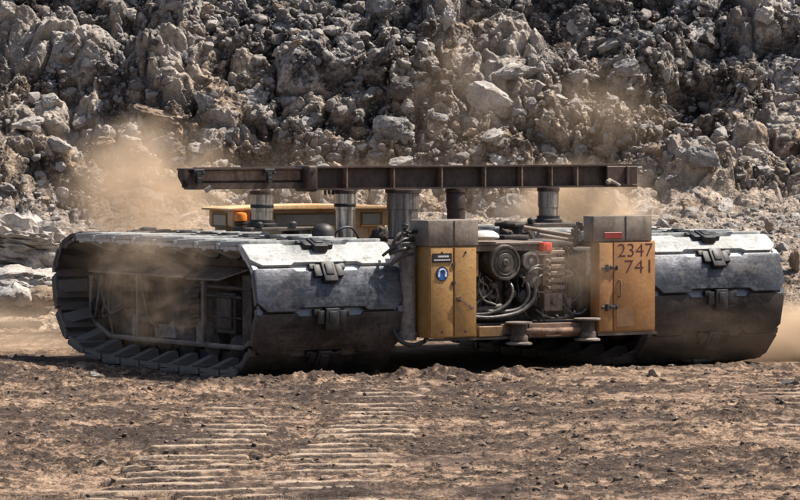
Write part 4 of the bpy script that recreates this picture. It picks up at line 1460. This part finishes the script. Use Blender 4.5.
# base frame of the unit with rail, yellow skirt and jack pads
g = G()
g.lim(-1.16, 1.19, -3.30, -2.05, 0.56, 0.80)
g.lim(-2.12, 1.18, FY + 0.02, FY + 0.10, 0.55, 0.592)
g.lim(-1.16, 1.19, FY + 0.10, -3.30, 0.57, 0.62)
bf = g.build('base_frame', MAT['frame'], root)
G().lim(-1.12, -0.66, FY + 0.0, FY + 0.09, 0.60, 0.77).bevel(0.008, 1).build('yellow_skirt', MAT['yellow'], bf)
g = G()
g.lim(-0.15, 0.85, FY - 0.0, FY + 0.05, 0.575, 0.785)
g.tube([(-0.20, FY + 0.06, 0.67), (0.15, FY - 0.06, 0.66), (0.50, FY - 0.08, 0.66), (0.90, FY + 0.02, 0.67)], 0.06, 12, 6)
g.build('rusty_rail', MAT['rust'], bf)
G().lim(-0.62, 1.17, FY + 0.10, FY + 0.16, 0.585, 0.79).bevel(0.008, 1).build('rail_panel', MAT['rust'], bf)
for xx, dz in ((-0.38, 0), (0.96, 0.03)):
    g = G()
    g.lathe([(0.20, 0.455 + dz), (0.22, 0.46 + dz), (0.22, 0.485 + dz), (0.15, 0.505 + dz), (0.10, 0.51 + dz)], (xx, FY - 0.05, 0), (0, 0, 1), 28)
    jp = g.build('jack_pad', MAT['frame_pale'], root)
    g = G()
    g.lathe([(0.09, 0.511 + dz), (0.15, 0.52 + dz), (0.15, 0.60 + dz), (0.125, 0.61 + dz), (0.125, 0.798 + dz)], (xx, FY - 0.05, 0), (0, 0, 1), 22)
    g.build('jack_post', MAT['frame'], jp)
    g = G()
    g.lathe([(0.20, 0.80 + dz), (0.225, 0.805 + dz), (0.225, 0.83 + dz), (0.20, 0.835 + dz)], (xx, FY - 0.05, 0), (0, 0, 1), 28)
    g.build('jack_cover', MAT['frame_pale'], jp)

# engine
EY = -3.20
g = G()
g.lim(-1.05, 0.35, -3.0, -2.15, 0.80, 1.55)
g.lim(-0.95, 0.30, -2.95, -2.15, 1.55, 2.02)
g.lim(0.35, 1.15, -2.8, -2.15, 0.80, 1.30)
g.bevel(0.05, 2)
for k in range(6):
    g.lim(-0.85 + 0.19 * k, -0.76 + 0.19 * k, -3.05, -2.999, 1.0, 1.5)
eng = g.build('engine', MAT['engine'], root)
g = G().lim(-1.12, 0.34, EY - 0.05, -2.2, 2.09, 2.14)
g.lim(-1.12, 0.32, EY - 0.03, EY - 0.005, 1.99, 2.09)
g.bevel(0.01, 1)
g.build('hood_plate', MAT['engine_tan'], eng)
g = G().lathe([(0.16, 2.141), (0.16, 2.17), (0.23, 2.18), (0.235, 2.205), (0.20, 2.255), (0.12, 2.295), (0.03, 2.305)], (-0.72, EY + 0.06, 0.035), (0, 0, 1), 30)
g.build('intake_dome', MAT['white'], eng)
g = G().lathe([(0.30, -0.02), (0.30, 0.30), (0.285, 0.32), (0.285, 0.335), (0.255, 0.335), (0.245, 0.315), (0.16, 0.315), (0.15, 0.325), (0.06, 0.325), (0.045, 0.345), (0.01, 0.345)],
              (-0.44, EY + 0.20, 1.80), (0, -1, 0), 36)
af = g.build('air_filter_can', MAT['engine'], eng)
for rr in (0.20, 0.11):
    g = G()
    pts = [(-0.44 + rr * math.cos(u), EY + 0.20 - 0.322, 1.80 + rr * math.sin(u)) for u in np.linspace(0, 2 * PI, 25)]
    g.tube(pts, 0.006, 6, 1)
    g.build('filter_ring', MAT['engine'], af)
g = G().lathe([(0.13, 0.0), (0.135, 0.22), (0.15, 0.23), (0.15, 0.27), (0.11, 0.275), (0.10, 0.24), (0.05, 0.24), (0.045, 0.27), (0.01, 0.275)],
              (0.08, EY + 0.12, 1.82), (-0.12, -1, 0), 28)
g.build('fuel_filter_can', MAT['frame_pale'], eng)
g = G().lim(0.24, 0.42, EY - 0.22, EY - 0.06, 1.97, 2.125)
g.bevel(0.018, 2)
g.cyl((0.33, EY - 0.22, 2.05), (0.33, EY - 0.235, 2.05), 0.045, seg=14)
rl = g.build('red_lamp', MAT['red'], eng)
# valve stack
g = G()
g.lim(0.33, 0.60, EY - 0.10, EY + 0.1, 1.30, 1.92)
g.lim(0.30, 0.66, EY - 0.16, EY + 0.08, 0.98, 1.28)
g.lim(0.28, 0.40, EY - 0.15, EY - 0.1, 1.40, 1.85)
for k in range(5):
    g.lim(0.42, 0.70, EY - 0.17, EY - 0.10, 1.34 + 0.115 * k, 1.41 + 0.115 * k)
    g.cyl((0.36, EY - 0.14, 1.37 + 0.11 * k), (0.36, EY - 0.23, 1.37 + 0.11 * k), 0.032, seg=10)
g.cyl((0.48, EY - 0.15, 1.14), (0.48, EY - 0.21, 1.14), 0.055, seg=12)
g.lim(0.42, 0.72, EY - 0.14, EY - 0.02, 1.93, 1.99)
g.bevel(0.010, 1)
g.build('valve_stack', MAT['engine_tan'], eng)
g = G()
g.tube([(0.62, EY - 0.18, 1.52), (0.80, EY - 0.24, 1.60), (0.66, EY - 0.2, 1.66)], 0.018, 6, 3)
g.build('control_lever', MAT['frame_pale'], eng)
for k, (xx, rr, za, zb) in enumerate(((0.74, 0.06, 1.35, 2.02), (0.88, 0.045, 1.30, 2.05), (0.99, 0.035, 1.40, 2.06))):
    g = G().cyl((xx, EY + 0.10, za), (xx, EY + 0.10, zb), rr, seg=14)
    g.cyl((xx, EY + 0.10, za + 0.05), (xx, EY + 0.10, za + 0.10), rr * 1.35, seg=14)
    g.cyl((xx, EY + 0.10, zb - 0.12), (xx, EY + 0.10, zb - 0.06), rr * 1.35, seg=14)
    g.build('standing_pipe', MAT['engine_tan'], eng)
g = G().lathe([(0.24, 0.0), (0.26, 0.02), (0.26, 0.12), (0.2, 0.15), (0.08, 0.16)], (0.86, EY + 0.12, 1.38), (0, -1, 0), 24)
g.build('pulley_cover', MAT['engine_tan'], eng)
for (p0, p1, rr) in (((0.20, EY + 0.35, 2.37), (1.10, EY + 0.25, 2.22), 0.035), ((0.35, EY + 0.1, 2.25), (1.08, EY + 0.05, 2.13), 0.028)):
    G().cyl(p0, p1, rr, seg=10).build('exhaust_rail', MAT['engine_tan'], eng)
g = G()
rr_ = random.Random(4)
for k in range(16):
    c = (1.10 + rr_.uniform(-0.12, 0.10), EY + rr_.uniform(-0.05, 0.12), 2.06 + rr_.random() * 0.36)
    s = rr_.uniform(0.03, 0.075)
    g.box(c, (s, s, s * 1.6), Matrix.Rotation(rr_.uniform(-0.6, 0.6), 3, 'Y'))
g.cyl((1.08, EY + 0.05, 2.05), (1.08, EY + 0.05, 2.46), 0.025, seg=8)
g.bevel(0.008, 1)
g.build('valve_cluster', MAT['lock'], eng)
g = G()
g.lim(1.02, 1.20, EY - 0.05, EY + 0.15, 0.90, 1.98)
g.lim(1.03, 1.10, EY - 0.10, EY - 0.05, 1.0, 1.5)
g.cyl((1.12, EY - 0.06, 1.88), (1.12, EY - 0.10, 1.88), 0.06, seg=12)
g.bevel(0.012, 1)
g.build('side_tank', MAT['engine'], eng)
# pump body and starter below
g = G()
g.lathe([(0.10, -0.2), (0.17, -0.18), (0.17, 0.12), (0.12, 0.16), (0.05, 0.18)], (0.02, EY + 0.05, 1.20), (0, -1, 0), 20)
g.lathe([(0.08, -0.2), (0.13, -0.18), (0.13, 0.16), (0.05, 0.18)], (0.10, EY + 0.0, 1.48), (0, -1, 0.1), 18)
g.cyl((-1.0, EY + 0.02, 1.02), (-0.45, EY - 0.02, 1.06), 0.075, seg=14)
g.cyl((-1.0, EY + 0.05, 1.28), (-0.55, EY + 0.02, 1.22), 0.055, seg=14)
g.build('pump', MAT['engine'], eng)
G().lim(-1.10, -0.93, EY - 0.06, EY - 0.03, 1.58, 1.96).build('yellow_bracket', MAT['yellow'], eng)
HOSES = [
    ([(-0.32, EY, 1.50), (-0.30, EY - 0.12, 1.35), (-0.42, EY - 0.15, 1.12), (-0.75, EY - 0.12, 0.97), (-1.08, EY - 0.02, 0.95)], 0.038),
    ([(0.00, EY - 0.02, 1.62), (0.10, EY - 0.16, 1.45), (0.06, EY - 0.18, 1.18), (-0.20, EY - 0.17, 0.98), (-0.70, EY - 0.14, 0.90), (-1.08, EY - 0.05, 0.92)], 0.046),
    ([(-0.12, EY, 1.60), (-0.06, EY - 0.14, 1.50), (-0.02, EY - 0.17, 1.25), (-0.18, EY - 0.14, 1.04), (-0.55, EY - 0.10, 0.99), (-0.98, EY, 1.05)], 0.040),
    ([(0.34, EY - 0.12, 1.66), (0.10, EY - 0.2, 1.70), (-0.05, EY - 0.18, 1.60), (-0.10, EY - 0.1, 1.40)], 0.026),
    ([(0.34, EY - 0.12, 1.74), (0.16, EY - 0.18, 1.75), (0.00, EY - 0.18, 1.66), (-0.04, EY - 0.15, 1.45), (0.0, EY - 0.1, 1.3)], 0.026),
    ([(0.34, EY - 0.12, 1.56), (0.20, EY - 0.2, 1.58), (0.12, EY - 0.2, 1.46), (0.20, EY - 0.15, 1.22)], 0.024),
    ([(-0.55, EY + 0.05, 1.48), (-0.70, EY - 0.05, 1.30), (-0.95, EY - 0.06, 1.15), (-1.0, EY - 0.06, 0.92)], 0.032),
    ([(0.62, EY - 0.15, 1.35), (0.72, EY - 0.2, 1.15), (0.78, EY - 0.2, 0.98), (0.84, EY - 0.15, 0.86)], 0.016),
    ([(0.66, EY - 0.15, 1.10), (0.80, EY - 0.2, 0.95), (1.00, EY - 0.2, 0.93), (1.16, EY - 0.1, 0.99)], 0.020),
    ([(0.20, EY - 0.05, 1.0), (0.35, EY - 0.16, 0.88), (0.62, EY - 0.18, 0.86), (0.95, EY - 0.12, 0.92)], 0.028),
    ([(0.62, EY - 0.1, 1.85), (0.78, EY - 0.15, 1.75), (1.00, EY - 0.12, 1.55), (1.02, EY - 0.1, 1.25), (0.90, EY - 0.08, 1.12)], 0.020),
    ([(-0.80, EY + 0.02, 1.55), (-0.92, EY - 0.04, 1.42), (-0.85, EY - 0.08, 1.2), (-0.6, EY - 0.08, 1.1)], 0.030),
]
for pts, rr in HOSES:
    G().tube(pts, rr * 0.74, 10, 6).build('hose', MAT['hose'], eng)
for k in range(11):
    c = (rr_.uniform(0.30, 0.95), EY - rr_.uniform(0.02, 0.2), 0.84 + rr_.random() * 0.12)
    r0 = rr_.uniform(0.018, 0.032)
    G().cyl(c, (c[0] + rr_.uniform(-0.06, 0.06), c[1] - 0.04, c[2] + rr_.uniform(0.03, 0.07)), r0, r0 * 0.7, seg=9).build('pipe_fitting', MAT['frame_pale'], eng)

for k in range(14):
    xa = rr_.uniform(-0.95, 0.25)
    za = rr_.uniform(1.05, 1.65)
    xb = xa + rr_.uniform(-0.35, 0.35)
    G().tube([(xa, EY + 0.1, za), (xa + rr_.uniform(-0.1, 0.1), EY - 0.04, za - 0.12), ((xa + xb) / 2, EY - 0.06, za - rr_.uniform(0.2, 0.4)),
              (min(0.25, max(-1.0, xb)), EY + 0.06, max(0.86, za - rr_.uniform(0.3, 0.6)))], rr_.uniform(0.007, 0.015), 6, 5).build(
                  'cable', MAT['rubber'] if k % 3 else MAT['engine_tan'], eng)
for k in range(9):
    xa = 0.68 + 0.055 * k
    G().tube([(xa, EY + 0.05, 2.0 - 0.03 * (k % 3)), (xa + 0.02, EY - 0.06, 1.7), (xa - 0.03, EY - 0.07, 1.35), (xa + 0.03, EY - 0.02, 1.0)],
             0.009 + 0.003 * (k % 3), 6, 4).build('cable', MAT['rubber'] if k % 2 else MAT['hose'], eng)
for (xx, yy, zz, r0, l0_) in ((-0.85, EY - 0.02, 1.30, 0.10, 0.12), (-0.62, EY - 0.03, 1.42, 0.07, 0.10), (-0.25, EY - 0.02, 1.28, 0.09, 0.12), (0.82, EY - 0.05, 1.12, 0.09, 0.10), (0.78, EY - 0.04, 1.78, 0.06, 0.10)):
    g = G().lathe([(r0 * 0.6, -l0_), (r0, -l0_ * 0.9), (r0, 0.0), (r0 * 0.75, 0.02), (r0 * 0.7, 0.05), (r0 * 0.3, 0.06)], (xx, yy, zz), (0, -1, 0), 16)
    g.build('flange', MAT['engine'], eng)

# upright tank and hoses left of the left cabinet
g = G()
g.lathe([(0.15, 0.56), (0.16, 0.60), (0.16, 0.68), (0.135, 0.70), (0.135, 2.06), (0.15, 2.07), (0.15, 2.13), (0.08, 2.15)], (-2.24, FY + 0.42, 0), (0, 0, 1), 24)
tk = g.build('upright_tank', MAT['frame_pale'], root)
g = G()
for k in range(10):
    c = (-2.24 + rr_.uniform(-0.12, 0.14), FY + 0.38 + rr_.uniform(-0.08, 0.08), 2.16 + rr_.random() * 0.28)
    s = rr_.uniform(0.04, 0.09)
    g.box(c, (s, s, s), Matrix.Rotation(rr_.uniform(-0.6, 0.6), 3, 'Y'))
g.bevel(0.008, 1)
g.build('valve_cluster', MAT['lock'], tk)
for pts, rr in (([(-2.22, FY + 0.36, 2.32), (-2.36, FY + 0.32, 2.36), (-2.52, FY + 0.3, 2.24), (-2.58, FY + 0.4, 2.02)], 0.030),
                ([(-2.22, FY + 0.34, 2.22), (-2.38, FY + 0.28, 2.22), (-2.55, FY + 0.32, 2.10), (-2.66, FY + 0.5, 1.95)], 0.026),
                ([(-2.26, FY + 0.3, 2.08), (-2.42, FY + 0.26, 2.06), (-2.60, FY + 0.4, 1.98)], 0.030),
                ([(-2.20, FY + 0.3, 1.98), (-2.40, FY + 0.26, 1.95), (-2.55, FY + 0.42, 1.80)], 0.024),
                ([(-2.52, FY + 0.4, 0.72), (-2.46, FY + 0.26, 0.56), (-2.28, FY + 0.2, 0.49), (-2.08, FY + 0.16, 0.54), (-2.0, FY + 0.2, 0.60)], 0.036)):
    G().tube(pts, rr, 10, 6).build('tank_hose', MAT['rubber'] if pts[0][2] < 1 else MAT['hose'], tk)

# ------------------------------------------------------------------ dust clouds hanging in the air (volumes)


def dust_mat(name, density, scale, seed, cut=0.42, stretch=(1, 1, 1)):
    mt = bpy.data.materials.new(name)
    mt.use_nodes = True
    t = mt.node_tree
    for n in list(t.nodes):
        t.nodes.remove(n)
    out = t.nodes.new('ShaderNodeOutputMaterial')
    pv = t.nodes.new('ShaderNodeVolumePrincipled')
    pv.inputs['Color'].default_value = (0.93, 0.73, 0.53, 1)
    pv.inputs['Anisotropy'].default_value = 0.25
    tc = t.nodes.new('ShaderNodeTexCoord')
    ln = t.nodes.new('ShaderNodeVectorMath')
    ln.operation = 'LENGTH'
    wn_ = t.nodes.new('ShaderNodeTexNoise')
    wn_.inputs['Scale'].default_value = 1.3
    wn_.inputs['Detail'].default_value = 3
    t.links.new(tc.outputs['Object'], wn_.inputs['Vector'])
    wm = t.nodes.new('ShaderNodeVectorMath')
    wm.operation = 'MULTIPLY_ADD'
    t.links.new(wn_.outputs['Color'], wm.inputs[0])
    wm.inputs[1].default_value = (1.5, 1.5, 1.5)
    wm.inputs[2].default_value = (-0.75, -0.75, -0.75)
    wa = t.nodes.new('ShaderNodeVectorMath')
    wa.operation = 'ADD'
    t.links.new(tc.outputs['Object'], wa.inputs[0])
    t.links.new(wm.outputs[0], wa.inputs[1])
    l0 = t.nodes.new('ShaderNodeVectorMath')
    l0.operation = 'LENGTH'
    t.links.new(tc.outputs['Object'], l0.inputs[0])
    t.links.new(wa.outputs[0], ln.inputs[0])
    fall = t.nodes.new('ShaderNodeMapRange')
    fall.interpolation_type = 'SMOOTHSTEP'
    fall.inputs['From Min'].default_value = 0.98
    fall.inputs['From Max'].default_value = 0.10
    mxx = t.nodes.new('ShaderNodeMath')
    mxx.operation = 'MAXIMUM'
    t.links.new(ln.outputs['Value'], mxx.inputs[0])
    t.links.new(l0.outputs['Value'], mxx.inputs[1])
    t.links.new(mxx.outputs[0], fall.inputs['Value'])
    mp = t.nodes.new('ShaderNodeMapping')
    mp.inputs['Location'].default_value = (seed * 3.1, seed * 1.7, seed * 2.3)
    mp.inputs['Scale'].default_value = stretch
    t.links.new(tc.outputs['Object'], mp.inputs['Vector'])
    ns = t.nodes.new('ShaderNodeTexNoise')
    ns.inputs['Scale'].default_value = scale
    ns.inputs['Detail'].default_value = 6
    ns.inputs['Roughness'].default_value = 0.62
    ns.inputs['Distortion'].default_value = 0.9
    t.links.new(mp.outputs[0], ns.inputs['Vector'])
    st = t.nodes.new('ShaderNodeMapRange')
    st.interpolation_type = 'SMOOTHSTEP'
    st.inputs['From Min'].default_value = cut - 0.10
    st.inputs['From Max'].default_value = cut + 0.22
    t.links.new(ns.outputs['Fac'], st.inputs['Value'])
    mu = t.nodes.new('ShaderNodeMath')
    mu.operation = 'MULTIPLY'
    t.links.new(fall.outputs[0], mu.inputs[0])
    t.links.new(st.outputs[0], mu.inputs[1])
    m2 = t.nodes.new('ShaderNodeMath')
    m2.operation = 'MULTIPLY'
    t.links.new(mu.outputs[0], m2.inputs[0])
    m2.inputs[1].default_value = density
    t.links.new(m2.outputs[0], pv.inputs['Density'])
    t.links.new(pv.outputs[0], out.inputs['Volume'])
    return mt


DUST = [  # px, py, depth, half sizes (x, y, z) m, density, noise scale, label
    (148, 200, 78.5, (2.3, 1.6, 2.0), 2.2, 1.7, 'tan dust cloud rising behind the left track'),
    (152, 258, 65.4, (1.7, 0.6, 1.1), 1.4, 3.0, 'dust wisps curling out of the open side of the left track'),
    (160, 318, 64.3, (1.4, 0.5, 0.7), 0.5, 3.0, 'thin dust in the lower part of the left track opening'),
    (572, 262, 66.2, (0.9, 0.5, 0.95), 0.8, 2.0, 'thin dust drifting over the engine'),
    (575, 208, 72.8, (2.0, 1.3, 1.1), 2.6, 1.4, 'tan dust hanging behind the beam over the right cabinet'),
    (812, 345, 70.8, (2.0, 1.4, 1.05), 7.5, 1.2, 'tan dust blown up from the ground round the right track end'),
    (600, 110, 89.5, (2.2, 1.2, 1.3), 0.26, 1.5, 'faint dust before the slope over the right end of the beam'),
    (465, 85, 89.5, (1.8, 1.0, 2.2), 0.20, 1.6, 'faint brown dust before the upper middle of the slope'),
    (15, 335, 72.0, (2.4, 1.6, 0.9), 0.8, 1.4, 'low thin dust over the ground left of the machine'),
    (420, 195, 80.5, (9.5, 1.8, 1.5), 0.12, 2.2, 'thin warm dust drifting along the foot of the slope'),
    (720, 330, 66.5, (1.6, 0.5, 0.7), 0.18, 2.4, 'thin dust curling up the front of the right track'),
]
sph_v, sph_f = ICO[3]
for i, (px, py, D, hs, dn, sc_, lab) in enumerate(DUST):
    mm = mesh_np('dust_cloud', sph_v, sph_f)
    mm.materials.append(dust_mat('airborne_dust', dn, sc_, i + 1, 0.50 if i in (1, 2) else 0.42))
    o = bpy.data.objects.new('dust_cloud', mm)
    COL.objects.link(o)
    o.location = at_depth(px, py, D)
    o.scale = hs
    tag(o, lab, 'dust', kind='stuff')
